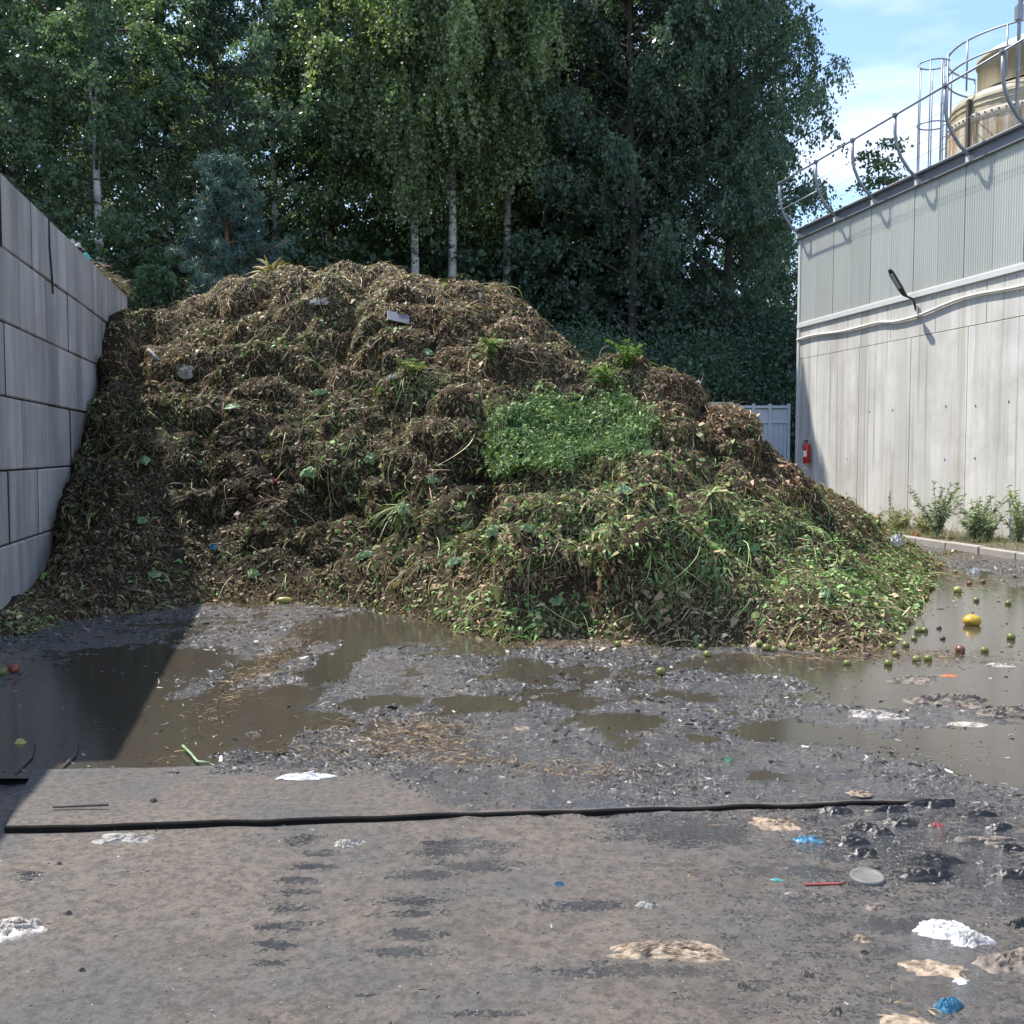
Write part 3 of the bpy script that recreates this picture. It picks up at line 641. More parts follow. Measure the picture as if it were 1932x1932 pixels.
def plant_colour(P, leafy_=False):
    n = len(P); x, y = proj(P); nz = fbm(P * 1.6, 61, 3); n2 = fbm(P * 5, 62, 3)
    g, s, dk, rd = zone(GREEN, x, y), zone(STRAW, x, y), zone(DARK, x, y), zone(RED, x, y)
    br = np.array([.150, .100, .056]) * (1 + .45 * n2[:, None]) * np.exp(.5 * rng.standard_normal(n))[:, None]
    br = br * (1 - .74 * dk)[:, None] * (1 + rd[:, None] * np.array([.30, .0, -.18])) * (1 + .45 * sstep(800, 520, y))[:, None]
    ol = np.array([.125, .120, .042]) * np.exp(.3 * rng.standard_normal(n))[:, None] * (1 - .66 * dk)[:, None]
    gr = np.array([.118, .205, .052]) * np.exp(.32 * rng.standard_normal(n))[:, None]
    yg = np.array([.25, .29, .085]) * np.exp(.22 * rng.standard_normal(n))[:, None]
    stw = np.array([.36, .27, .15]) * np.exp(.25 * rng.standard_normal(n))[:, None]
    gp = np.clip(g * 1.05 + .28 * nz + (.06 if not leafy_ else .12), 0, .95); r = rng.random(n); r2 = rng.random(n)
    c = br.copy()
    m = r < gp; c[m] = np.where((r2 < .30)[:, None], ol, np.where((r2 < .86)[:, None], gr, yg))[m]
    m2 = (~m) & (r2 < .22); c[m2] = ol[m2]
    m3 = rng.random(n) < np.clip(.085 + s * .6, 0, .6) * (1 - .85 * dk) * (.35 if leafy_ else 1); c[m3] = stw[m3]
    c = c * 1.42; g_ = c.mean(1, keepdims=True); return np.clip(c * .88 + g_ * .12, .004, .8)
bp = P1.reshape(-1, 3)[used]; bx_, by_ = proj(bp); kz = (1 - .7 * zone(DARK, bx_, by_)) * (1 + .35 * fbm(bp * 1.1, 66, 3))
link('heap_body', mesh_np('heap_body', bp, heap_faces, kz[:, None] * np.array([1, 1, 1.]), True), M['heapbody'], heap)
def ribbons(P, Nrm, dirv, Ln, W, droop, curl, K=4, lift=.15, taper=.35):
    n = len(P); t_ = np.linspace(0, 1, K)
    side = np.cross(dirv, Nrm); side /= np.linalg.norm(side, axis=1)[:, None] + 1e-9
    C = np.empty((n, K, 3))
    for k in range(K):
        C[:, k] = P + dirv * (Ln * t_[k])[:, None] + Nrm * (Ln * lift * np.sin(t_[k] * 2.6))[:, None] + side * (curl * Ln * t_[k] ** 2)[:, None] - np.array([0, 0, 1.]) * (droop * Ln * t_[k] ** 2)[:, None]
    roll = rng.uniform(-1.2, 1.2, n); wv = side * np.cos(roll)[:, None] + Nrm * np.sin(roll)[:, None]
    ww = W[:, None] * np.interp(t_, [0, .3, 1], [.7, 1, taper])[None]
    A = C - wv[:, None] * ww[..., None] * .5; B = C + wv[:, None] * ww[..., None] * .5
    V = np.stack([A, B], 2).reshape(n * K * 2, 3)
    base = (np.arange(n) * K * 2)[:, None, None]; k = np.arange(K - 1)[None, :, None] * 2
    F = (base + k + np.array([0, 1, 3, 2])[None, None]).reshape(-1, 4)
    return V, F
def tangent_dirs(P, Nrm, spread=.9, downhill=.55):
    n = len(P); ang = 3.0 * fbm(P * .9, 71, 2) + rng.normal(0, spread, n)
    dn = np.array([0, 0, -1.]) - Nrm * (-Nrm[:, 2:3]); dn /= np.linalg.norm(dn, axis=1)[:, None] + 1e-6
    sd = np.cross(Nrm, dn)
    d = dn * np.cos(ang)[:, None] + sd * np.sin(ang)[:, None]; d = d + dn * downhill * rng.random(n)[:, None]
    return d / np.linalg.norm(d, axis=1)[:, None]
n = 100000; P, Nn = sample(n); dv_ = tangent_dirs(P, Nn, 1.2); Ln = np.exp(rng.normal(math.log(.10), .5, n)).clip(.04, .40)
V, F = ribbons(P - Nn * .012, Nn, dv_, Ln, rng.uniform(.004, .010, n), rng.uniform(0, .35, n), rng.normal(0, .7, n), 4, .15)
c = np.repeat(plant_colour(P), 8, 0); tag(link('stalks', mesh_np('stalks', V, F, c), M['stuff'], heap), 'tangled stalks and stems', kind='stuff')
n = 104000; P, Nn = sample(n); dv_ = tangent_dirs(P, Nn, 1.4); Ln = np.exp(rng.normal(math.log(.040), .42, n)).clip(.014, .13)
V, F = ribbons(P, Nn, dv_, Ln, Ln * rng.uniform(.35, .75, n), rng.uniform(-.1, .5, n), rng.normal(0, .25, n), 3, .38, .25)
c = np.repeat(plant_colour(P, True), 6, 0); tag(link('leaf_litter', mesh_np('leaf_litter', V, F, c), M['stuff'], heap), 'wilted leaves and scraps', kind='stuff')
# long arching stems in tufts
n = 1800; P, Nn = sample(n); dv_ = tangent_dirs(P, Nn, .9, .8); Ln = rng.uniform(.2, .5, n)
V, F = ribbons(P, Nn, dv_, Ln, rng.uniform(.006, .012, n), rng.uniform(.1, .5, n), rng.normal(0, .3, n), 6, .28)
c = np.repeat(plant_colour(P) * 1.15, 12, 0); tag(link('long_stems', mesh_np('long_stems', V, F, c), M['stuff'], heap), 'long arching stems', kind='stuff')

# fringe of feathery greens lying in a fold of the heap
PATCH = [(x_, y_ + 16) for x_, y_ in [(915, 815), (960, 785), (1010, 762), (1075, 752), (1130, 735), (1185, 748), (1225, 775), (1240, 805), (1225, 830), (1180, 850), (1110, 865), (1060, 878), (1010, 905), (960, 895), (930, 865)]]
def in_poly(x, y, poly):
    r = np.zeros_like(x, bool); j = len(poly) - 1
    for i in range(len(poly)):
        xi, yi = poly[i]; xj, yj = poly[j]
        r ^= ((yi > y) != (yj > y)) & (x < (xj - xi) * (y - yi) / (yj - yi + 1e-9) + xi); j = i
    return r
gx_, gy_ = proj(P1); nzp = 9 * fbm(P1 * 2.2, 81, 3)
inside = in_poly(gx_ + nzp, gy_ + nzp * .6, PATCH) & vis
Pf = P0 + N0 * (np.maximum((.50 * (bil(.75, 51) - .3) + .50 * (bil(1.7, 52) - .3)) * fade * .6, -.03) + .0 + .30 * np.abs(vn(Q * np.array([1.7, 2.4, 2.8]), 82)) + .13 * np.abs(vn(Q * np.array([4.5, 6, 7]), 83)))[..., None]
Nf = grid_normals(Pf)
def largest(mask):
    left = set(map(tuple, np.argwhere(mask))); best = []
    while left:
        st_ = [left.pop()]; comp = []
        while st_:
            i, j = st_.pop(); comp.append((i, j))
            for q in ((i + 1, j), (i - 1, j), (i, j + 1), (i, j - 1)):
                if q in left: left.remove(q); st_.append(q)
        if len(comp) > len(best): best = comp
    r = np.zeros_like(mask); a = np.array(best); r[a[:, 0], a[:, 1]] = True; return r
full = inside.copy(); inside = largest(inside)
for _ in range(3):
  er = inside.copy(); er[1:-1, 1:-1] = inside[1:-1, 1:-1] & inside[2:, 1:-1] & inside[:-2, 1:-1] & inside[1:-1, 2:] & inside[1:-1, :-2]
  inside = largest(er)
fern = thing('feathery_greens_pile', 'bright green mat of feathery leafy tops lying on the brown heap', 'greens', tuple(Pf[inside].mean(0)))
fo = np.array(fern.location)
kf = inside.ravel()[quad(I)].all(1); Fq2 = quad(I)[kf]; us2 = np.zeros(HX.size, bool); us2[Fq2.ravel()] = True; rm2 = np.cumsum(us2) - 1
nv = us2.sum(); fc = np.array([.022, .06, .018])[None] * np.exp(.15 * rng.standard_normal(nv))[:, None]
tag(link('mat', mesh_np('mat', Pf.reshape(-1, 3)[us2] - fo, rm2[Fq2], fc, True), M['stuff'], fern), kind=None)
ci = np.flatnonzero(full.ravel()); n = 34000; k = rng.choice(ci, n)
P = Pf.reshape(-1, 3)[k] + rng.normal(0, .018, (n, 3)) * np.where(rng.random(n) < .22, 5.0, 1.0)[:, None]; Nn = Nf.reshape(-1, 3)[k]; dv_ = tangent_dirs(P, Nn, 1.0, .3)
crest_ = np.abs(vn((P) * 2.6, 82)); Ln = np.exp(rng.normal(math.log(.034), .45, n)).clip(.012, .13)
V, F = ribbons(P, Nn, dv_, Ln, Ln * rng.uniform(.3, .6, n), rng.uniform(0, .6, n), rng.normal(0, .5, n), 3, .6, .3)
c = np.repeat(np.array([.120, .195, .062])[None] * np.exp(.28 * rng.standard_normal(n))[:, None] * (np.ones((n, 1)) + (rng.random((n, 1)) < .2) * np.array([.9, .45, .7])), 6, 0)
tag(link('fronds', mesh_np('fronds', V - fo, F, c), M['stuff'], fern), 'feathery green leaflets', kind='stuff')

# surface lookup for things lying on the heap

def on_heap(x, y):
    d = np.hypot(gx_ - x, gy_ - y) + np.where(vis, 0, 1e6); m = d < 6
    if not m.any(): i = np.argmin(d)
    else: i = np.argmin(np.where(m, HY + d * .01, 1e9))
    return P1.reshape(-1, 3)[i].copy(), N1.reshape(-1, 3)[i].copy()

# ------------------------------------------------------------------ mush and flakes strewn over the yard
def ground_pts(n, dens, x0=-5.6, x1=8.2, y0=2.6, y1=19):
    out = []; got = 0
    while got < n:
        m = n * 3; y = y0 * np.exp(rng.random(m) * math.log(y1 / y0)); x = y * rng.uniform(-.56, .56, m)
        k = (x > wall_x(y) + .05) & (x < x1) & (rng.random(m) < dens(x, y)); out.append(np.stack([x[k], y[k]], 1)); got += k.sum()
    return np.concatenate(out)[:n]
def d_mush(x, y):
    m = mud_amount(x, y); cl = sstep(-.25, .45, fbm(xyz(x * 1.3, y * 1.3, 7), 91, 4))
    r = sstep(.1, 1.5, x) * sstep(3.0, 4.4, y) * .8
    return np.clip(.05 + .75 * m * (.25 + cl) + r * cl, 0, 1)
n = 105000; G = ground_pts(n, d_mush); z = ground_h(G[:, 0], G[:, 1]); kk = (z > Z_WATER - .002) | (G[:, 1] < edge_y(G[:, 0]) + .1) | (rng.random(n) < .10); G, z = G[kk], np.maximum(z[kk], np.where(G[kk, 1] > 5.8, Z_WATER - .003, -1)); n = len(G); P = np.c_[G, z + .001]
Nn = np.c_[rng.normal(0, .45, (n, 2)), np.ones(n)]; Nn /= np.linalg.norm(Nn, axis=1)[:, None]
a = rng.uniform(0, 6.283, n); dv_ = np.c_[np.cos(a), np.sin(a), rng.normal(0, .12, n)]
Ln = np.exp(rng.normal(math.log(.013), .5, n)).clip(.004, .07) * np.interp(P[:, 1], [3, 5, 6, 12], [.4, .55, 1, 1.5])
V, F = ribbons(P, Nn, dv_, Ln, Ln * rng.uniform(.2, .8, n), np.zeros(n), rng.normal(0, .4, n), 2, .3, .4)
pal = np.array([[.075, .070, .066], [.17, .165, .16], [.024, .022, .020], [.15, .11, .075], [.07, .068, .035], [.24, .235, .23]]); ch = rng.choice(6, n, p=[.22, .25, .27, .11, .04, .11])  # scrap colours; pale greys and near-blacks also paint in the mud's glitter
t = NT('wet_scraps'); t.set(Base_Color=t.attr('Col'), Roughness=.42, Specular_IOR_Level=.5); M['scrap'] = t.m
o = link('leaf_mush', mesh_np('leaf_mush', V, F, np.repeat(pal[ch] * np.exp(.25 * rng.standard_normal(n))[:, None], 4, 0)), M['scrap'])
tag(o, 'wet shredded leaf mush and glint-coloured flakes scattered over the muddy yard', 'mush', kind='stuff')
# pale straw shreds
def d_straw(x, y):
    r = 0
    for px_, py_, rx, ry, w in ((790, 1378, 80, 18, 1), (830, 1405, 60, 12, .8), (520, 1240, 30, 60, .7), (760, 1420, 120, 20, .6), (1100, 1460, 120, 14, .4), (690, 1400, 120, 40, .25), (560, 1130, 150, 12, .8), (880, 1440, 80, 15, .5), (1130, 1215, 200, 10, .6), (1650, 1235, 200, 12, .5), (1780, 1080, 60, 20, .8), (1850, 1050, 90, 8, .8), (1740, 1900, 70, 25, .03), (1450, 1545, 60, 14, .12)):
        c0 = gnd(px_, py_); b, a_ = gnd(px_, py_ - ry), gnd(px_, py_ + ry); r = np.maximum(r, w * np.exp(-((x - c0[0]) / (rx / FPX * c0[1])) ** 2 - ((y - c0[1]) / (abs(b[1] - a_[1]) / 2)) ** 2))
    return r
n = 7000; G = ground_pts(n, d_straw); P = np.c_[G, np.maximum(ground_h(G[:, 0], G[:, 1]), Z_WATER) + rng.uniform(.001, .018, n)]
Nn = np.tile([0, 0, 1.], (n, 1)); a = rng.uniform(0, 6.283, n); dv_ = np.c_[np.cos(a), np.sin(a), rng.normal(0, .1, n)]
Ln = rng.uniform(.02, .09, n) * np.interp(P[:, 1], [3, 6, 9], [.4, .8, 1.2]); V, F = ribbons(P, Nn, dv_, Ln, rng.uniform(.003, .008, n), np.zeros(n), rng.normal(0, .4, n), 3, .12)
pal = np.array([[.26, .17, .09], [.16, .10, .055], [.34, .25, .14], [.08, .055, .035]]); ch = rng.choice(4, n)
tag(link('straw_shreds', mesh_np('straw_shreds', V, F, np.repeat(pal[ch], 6, 0)), M['stuff']), 'brown straw shreds lying in patches on the muddy yard', 'straw', kind='stuff')

# ------------------------------------------------------------------ crumpled litter
def lit_mat(name, c1, c2, rough=.6, scale=14):
    t = NT(name); c = t.mix(t.ramp(t.noise(scale, 6, .65), [(.38, 0), (.62, 1)]), c1, c2); t.set(Base_Color=c, Roughness=rough); t.bump(t.noise(50, 5), .4, .01); return t.m
LM = dict(tan=lit_mat('tan_rag', (.14, .10, .065), (.40, .31, .22), .75, 22), white=lit_mat('white_film', (.30, .29, .28), (.66, .65, .64), .4, 6), brown=lit_mat('brown_rag', (.06, .048, .038), (.20, .165, .13), .7, 18),
          black=lit_mat('black_film', (.004, .004, .005), (.014, .013, .012), .40, 12), grey=lit_mat('grey_scrap', (.10, .09, .08), (.30, .28, .25), .6, 18), blue=lit_mat('blue_film', (.02, .10, .17), (.05, .19, .29), .35, 10),
          dirty=lit_mat('dirty_white', (.13, .11, .09), (.50, .46, .41), .6, 16), teal=lit_mat('teal_plastic', (.03, .22, .22), (.08, .36, .34), .4, 10), red=lit_mat('red_plastic', (.2, .03, .03), (.3, .06, .05), .4, 10), green=lit_mat('green_plastic', (.02, .25, .10), (.05, .4, .18), .4, 10),
          orange=lit_mat('orange_plastic', (.40, .11, .035), (.5, .18, .07), .5, 10), yellow=lit_mat('yellow_peel', (.30, .24, .05), (.42, .35, .11), .5, 14), board=lit_mat('grey_board', (.13, .135, .15), (.2, .205, .22), .5, 6), pale=lit_mat('pale_green_leaf', (.14, .24, .10), (.3, .4, .2), .5, 10))
def crumple(name, c, w, d, h, mat, label, cat, seed, rot=0.0, group=None, fold=3.0, nrm=None, nr=10, na=30, ragged=.5, smooth=False):
    th = np.linspace(0, 2 * math.pi, na, endpoint=False); r = np.linspace(0, 1, nr + 1)[1:]
    out = 1 + ragged * fbm(xyz(np.cos(th) * 1.6, np.sin(th) * 1.6, seed * 1.7), seed, 3) * 1.6
    R, T = np.meshgrid(r, th, indexing='ij'); ro = R * out[None]
    X = ro * np.cos(T); Y = ro * np.sin(T); X = X + .10 * fbm(xyz(X * 2, Y * 2, seed), seed + 3, 2); Y = Y + .10 * fbm(xyz(X * 2, Y * 2, seed + 9), seed + 4, 2)
    rd = 1 - np.abs(fbm(xyz(X * fold * .55, Y * fold, seed * .37), seed + 1, 3)) * 2.2
    Zz = np.clip(rd, 0, 1) * .75 + .3 * (1 - R ** 2); Zz = Zz * (1 - R ** 4) + .05
    Zz[-1] = .0
    V = np.stack([X * w / 2, Y * d / 2, Zz * h], -1).reshape(-1, 3); V = np.vstack([[0, 0, float(V[:na, 2].mean())], V])
    F = [(0, 1 + k, 1 + (k + 1) % na) for k in range(na)]; F += [(1 + i * na + k, 1 + (i + 1) * na + k, 1 + (i + 1) * na + (k + 1) % na, 1 + i * na + (k + 1) % na) for i in range(nr - 1) for k in range(na)]
    o = MB().add(V, F)\
        .build(name, LM[mat], None, smooth); o.location = tuple(c)
    if nrm is not None: o.rotation_euler = (Vector(nrm).to_track_quat('Z', 'Y').to_matrix() @ Matrix.Rotation(rot, 3, 'Z')).to_euler()
    else: o.rotation_euler = (0, 0, rot)
    return tag(o, label, cat, group)
def litter(name, x, y, wpx, hpx, mat, label, cat, seed, rot=0., h=None, group=None, dep=None, **k):
    c = gnd(x, y + hpx * .25); w = wpx / FPX * math.hypot(c[1], 1.8); hh = h if h is not None else .35 * hpx / FPX * c[1]
    dd = dep if dep is not None else min(w * .62, max(.36 * w, (gnd(x, y - hpx * .3)[1] - gnd(x, y + hpx * .5)[1])))
    gz = float(np.maximum(ground_h(np.array(c[0]), np.array(c[1])), Z_WATER if y < 1480 else -1))
    if -2.4 < c[0] < 2.2 and 0 < c[1] - edge_y(c[0]) < .7 and c[0] < -.6: gz = .005
    return crumple(name, (c[0], c[1], gz - .002), w, dd, hh, mat, label, cat, seed, rot, group, **k)
litter('crumpled_rag', 1262, 1775, 190, 46, 'tan', 'large crumpled tan rag lying on dark asphalt', 'rag', 1, -.12, .03, fold=4, na=72, nr=22, ragged=.6, dep=.14)
litter('plastic_bag', 1785, 1738, 100, 50, 'white', 'crumpled white plastic bag lying on the asphalt beside a brown rag', 'bag', 2, -.2, .034, fold=5, na=72, nr=22, smooth=True)
litter('plastic_bag', 1835, 1760, 75, 40, 'white', 'smaller white plastic bag pressed against the larger white bag', 'bag', 3, .3, .03, fold=5, na=64, nr=20, smooth=True)
litter('crumpled_rag', 1905, 1790, 110, 80, 'brown', 'heaped dark brown rag beside the white plastic bags', 'rag', 4, .4, .032, fold=4, na=64, nr=20, smooth=True)
litter('flat_rag', 1765, 1808, 105, 40, 'tan', 'flattened tan rag scrap lying below the white bags', 'rag', 5, -.2, .012, fold=5)
litter('paper_scrap', 1813, 1841, 40, 14, 'white', 'small white paper scrap near the blue plastic lump', 'paper', 6, 0, .008)
litter('plastic_lump', 1794, 1888, 46, 28, 'blue', 'crumpled bright blue plastic lump on asphalt', 'plastic', 7, .2, .035, fold=4)
litter('flat_rag', 1725, 1915, 120, 50, 'tan', 'torn flat tan rag with shreds next to the blue plastic lump', 'rag', 8, -.5, .012, fold=6)
litter('crumpled_rag', 20, 1728, 120, 66, 'dirty', 'crumpled dirty white sack on the dry asphalt left of the wet tyre marks', 'sack', 9, .3, .04, fold=5, na=64, nr=20, smooth=True)
litter('flat_rag', 240, 1566, 100, 20, 'grey', 'flat grey-brown rag lying just before the slab edge', 'rag', 10, -.05, .02, fold=4)
litter('paper_scrap', 657, 1577, 56, 26, 'dirty', 'small crumpled dirty paper before the slab edge', 'paper', 11, .2, .025, fold=5)
litter('white_strip', 575, 1463, 108, 18, 'white', 'long bright white strip of plastic lying on the slab', 'plastic', 12, .02, .022, dep=.10, fold=5, ragged=.4, na=48, nr=12)
litter('netting', 1650, 1341, 100, 24, 'dirty', 'pale tangled netting lying flat on wet ground', 'netting', 13, 0, .035, fold=7, na=44, nr=12)
litter('torn_cardboard', 1828, 1360, 80, 12, 'dirty', 'flat torn pale cardboard strip on the wet ground', 'cardboard', 14, -.05, .012, fold=2, ragged=.15)
litter('plastic_sheet', 1790, 1310, 150, 42, 'brown', 'large crumpled dark plastic sheet between the puddles', 'plastic sheet', 15, -.1, .05, fold=5, na=64, nr=20, ragged=.7)
litter('plastic_sheet', 1890, 1330, 120, 40, 'brown', 'muddy brown crumpled sheet beside the large dark plastic sheet', 'plastic sheet', 16, .1, .04, fold=5, na=44, nr=14)
litter('plastic_sheet', 1730, 1275, 110, 18, 'brown', 'thin muddy plastic strip behind the large dark plastic sheet', 'plastic sheet', 17, .2, .03, fold=5)
BS = [(1761, 1615, 120, 26), (1751, 1645, 105, 18), (1626, 1553, 60, 18), (1701, 1545, 70, 20), (1606, 1577, 60, 22), (1626, 1602, 66, 20), (1573, 1522, 50, 16), (1888, 1552, 50, 28), (1915, 1645, 80, 16), (1660, 1560, 46, 20), (1850, 1530, 60, 12), (1760, 1512, 90, 8), (1925, 1735, 40, 20), (1905, 1595, 50, 12), (1680, 1522, 60, 8)]
for i, (x, y, w, h) in enumerate(BS):
    litter('plastic_scrap', x, y, w, h, 'black', 'crumpled wet black plastic scrap on muddy ground past the slab end', 'plastic scrap', 20 + i, random.uniform(-.3, .3), .022 + .00012 * w, 'black plastic scraps', fold=3.4, ragged=.75, smooth=True, na=36, nr=12)
litter('flat_rag', 1466, 1545, 80, 22, 'tan', 'pale tan torn rag beside the blue scrap near the slab edge', 'rag', 40, -.2, .02, fold=6)
litter('film_scrap', 1523, 1575, 54, 16, 'blue', 'small torn blue film scrap among black plastic scraps', 'plastic scrap', 41, 0, .015)
litter('paper_scrap', 1620, 1499, 44, 12, 'tan', 'small tan paper scrap lying on the slab edge line', 'paper', 42, 0, .02)
litter('flat_rag', 1870, 1580, 120, 14, 'brown', 'flat muddy brown rag behind the black plastic scraps', 'rag', 43, 0, .02)
litter('food_scrap', 1308, 1644, 20, 12, 'tan', 'small tan crust lying alone on asphalt', 'food scrap', 44, 0, .018)
litter('food_scrap', 1223, 1697, 36, 16, 'grey', 'small grey-brown scrap above the large tan rag', 'food scrap', 45, 0, .02)
litter('food_scrap', 1628, 1762, 40, 16, 'tan', 'small tan crust with dark side left of the white bags', 'food scrap', 46, 0, .018)
litter('food_scrap', 1658, 1702, 40, 20, 'brown', 'small brown leaf clump above the white bags', 'food scrap', 47, 0, .018)
litter('bottle_cap', 1056, 1659, 20, 10, 'blue', 'small dark blue cap alone on grey asphalt', 'cap', 48, 0, .015)
litter('film_scrap', 1466, 1653, 22, 7, 'teal', 'tiny teal plastic scrap on asphalt', 'plastic scrap', 49, 0, .008)
litter('bottle_cap', 1376, 1438, 14, 6, 'green', 'tiny green cap lying in the wet mud', 'cap', 50, 0, .015)
litter('film_scrap', 1766, 1549, 26, 8, 'red', 'small red plastic scrap among black scraps', 'plastic scrap', 51, -.2, .014)
litter('paper_scrap', 498, 1268, 24, 9, 'dirty', 'small pale scrap lying in the sunlit wet mud', 'paper', 52, 0, .015)
litter('food_scrap', 985, 1375, 30, 10, 'tan', 'thin pale peel lying on the glittering mud', 'food scrap', 53, 0, .012)
litter('food_scrap', 40, 1394, 26, 14, 'yellow', 'yellow peel lying in the shaded puddle by the wall', 'food scrap', 54, 0, .03)
litter('food_scrap', 1770, 1064, 26, 16, 'yellow', 'broken yellow melon piece at the foot of the heap by the kerb', 'food scrap', 55, 0, .07)
litter('paper_scrap', 1840, 1077, 24, 14, 'white', 'white paper tent standing on wet ground near the kerb', 'paper', 56, 0, .09)
litter('paper_scrap', 1905, 1043, 30, 14, 'dirty', 'crumpled pale paper lying against the kerb', 'paper', 57, 0, .10)
litter('film_scrap', 1790, 1270, 34, 7, 'orange', 'flat orange peel before the pale puddle', 'food scrap', 58, 0, .012)
litter('food_scrap', 1880, 1250, 60, 10, 'dirty', 'pale torn leaf wad at the puddle rim', 'food scrap', 59, 0, .02)
for i, (x, y, w) in enumerate([(1190, 1322, 30), (1215, 1378, 40), (1580, 1427, 34), (700, 1425, 26), (650, 1332, 20), (1045, 1405, 30), (290, 1511, 14), (112, 1618, 10), (130, 1711, 16), (155, 1818, 12), (1630, 1790, 14), (1400, 1850, 14), (480, 1378, 30), (870, 1460, 30), (1330, 1440, 24), (1600, 1660, 30), (1520, 1830, 24), (1580, 1900, 30)]):
    litter('dirt_clod', x, y, w, w * .5, 'brown', 'small dark clod of wet leaves on the open yard', 'clod', 70 + i, 0, .010 + .0004 * w, 'dark clods on the yard', nr=8, na=24, ragged=.9, fold=4)
rs_ = gnd(1558, 1665); tag(MB().box((-.09, -.006, 0), (.09, .006, .006)).build('drinking_straw', LM['red'], None, loc=(rs_[0], rs_[1], float(ground_h(rs_[0], rs_[1])) + .001), rot=(0, 0, .08)), 'thin red drinking straw on asphalt left of the round lid', 'straw')
lc = gnd(1636, 1654); lid = MB().lathe([(0, .012), (.050, .012), (.060, .016), (.068, .022), (.072, .012), (.072, 0)], 24).build('round_lid', simple('grey_lid', (.13, .125, .115), .6, .35, 25), None, True, loc=(lc[0], lc[1], float(ground_h(lc[0], lc[1])) - .002), rot=(.06, 0, 0)); tag(lid, 'round grey plastic lid lying on asphalt by black scraps', 'lid')
# sticks in the shaded puddle and lying on the slab
for i, (x0, y0, x1_, y1_) in enumerate([(30, 1455, 66, 1402), (112, 1452, 148, 1400)]):
    a, b = gnd(x0, y0), gnd(x1_, y1_); a[2] = Z_WATER + .004; b[2] = Z_WATER + .01; tag(MB().tube([a, (a + b) / 2 + [.03, 0, .004], b], [.009, .011, .005], 6).build('stick', M['bark'], None, True), 'thin dark stick lying in the shaded puddle by the block wall', 'stick', 'sticks in the shaded puddle')
a, b = gnd(100, 1529), gnd(205, 1525); a[2] = b[2] = .018; tag(MB().tube([a, (a + b) / 2, b], .006, 5).build('stick', M['bark'], None, True), 'thin dark stick lying flat on the dry slab', 'stick')
pts = [gnd(345, 1410), gnd(360, 1425), gnd(372, 1440), gnd(395, 1442)]; [p.__setitem__(2, .01) for p in pts]; tag(MB().tube(pts, .008, 5).build('plant_stem', LM['pale'], None, True), 'bent pale green plant stem on the mud behind the slab', 'stem')

# ------------------------------------------------------------------ fruit
def fruit_mat(name, c1, c2, c3, sc=9):
    t = NT(name); c = t.mix(t.noise(sc, 4), c1, c2); c = t.mix(t.ramp(t.noise(28, 4), [(.6, 0), (.68, .8)]), c, c3); t.set(Base_Color=c, Roughness=.32); return t.m
FM = dict(green=fruit_mat('green_apple_skin', (.10, .115, .022), (.19, .195, .05), (.09, .06, .02)), brown=fruit_mat('brown_apple_skin', (.12, .05, .022), (.2, .09, .045), (.08, .04, .02)), red=fruit_mat('red_apple_skin', (.22, .025, .02), (.28, .08, .03), (.12, .04, .02)),
          yellow=fruit_mat('melon_skin', (.46, .27, .02), (.55, .36, .04), (.18, .10, .02), 5), dark=fruit_mat('plum_skin', (.035, .02, .03), (.08, .04, .05), (.02, .015, .02)), zuc=fruit_mat('squash_skin', (.26, .25, .05), (.36, .33, .1), (.15, .12, .04)))
ap_mesh = {}
def apple(x, y, r, kind, label, group=None, cat='apple', name='apple'):
    c = gnd(x, y + r * FPX / 9.5 * .9); gz = max(float(ground_h(c[0], c[1])), Z_WATER - .01)
    if kind not in ap_mesh:
        pf = [(0, .10)] + [(.99 * math.sin(q) * (1 + .05 * math.cos(q)), 1 - math.cos(q) * 1.0 if q < 2.7 else 1.0 - math.cos(q) - .14 * (q - 2.7) / .44) for q in np.linspace(.25, 3.0, 9)] + [(0, 1.68)]
        body = MB().lathe(pf, 14).mesh('flesh', True); stem = MB().tube([(0, 0, 1.6), (.05, 0, 1.9), (.14, .03, 2.1)], .07, 5).mesh('stem'); ap_mesh[kind] = (body, stem)
    o = thing(name, label, cat, (c[0], c[1], gz - .004), random.uniform(0, 6), group); o.scale = (r, r, r * .95); o.rotation_euler = (random.uniform(-.5, .5), random.uniform(-.5, .5), random.uniform(0, 6))
    if abs(o.rotation_euler[0]) + abs(o.rotation_euler[1]) > .5: o.location.z += r * .05
    link('flesh', ap_mesh[kind][0], FM[kind], o); link('stem', ap_mesh[kind][1], M['bark'], o); return o
GA = [(1324, 1219), (1335, 1229), (1166, 1213), (1443, 1220), (1461, 1221), (1430, 1216), (1493, 1219), (1544, 1222), (1561, 1226), (1598, 1245), (1676, 1246), (1693, 1228), (1685, 1211), (1708, 1211), (1730, 1237), (1753, 1236), (1723, 1199), (1730, 1183), (1742, 1183), (668, 1131)]
for x, y in GA: apple(x, y, random.uniform(.030, .039), 'green', 'green apple lying along the foot of the heap', 'green apples along the heap')
apple(1249, 1264, .04, 'green', 'single green apple lying alone on the glittering mud')
apple(1910, 1196, .042, 'green', 'green apple standing in the pale puddle farther from the melon'); apple(1857, 1220, .036, 'green', 'green apple in the pale puddle beside the brown apple')
apple(1810, 1220, .045, 'brown', 'brown rotting apple in the pale puddle before the melon')
for x, y in [(1842, 1126), (1901, 1132), (1805, 1073)]: apple(x, y, .036, 'green', 'small dark apple on the wet ground between melon and kerb', 'apples between melon and kerb')
for x, y in [(1856, 1091), (1828, 1094)]: apple(x, y, .038, 'brown', 'small brownish-red apple on the wet ground towards the kerb', 'brownish-red apples towards the kerb')
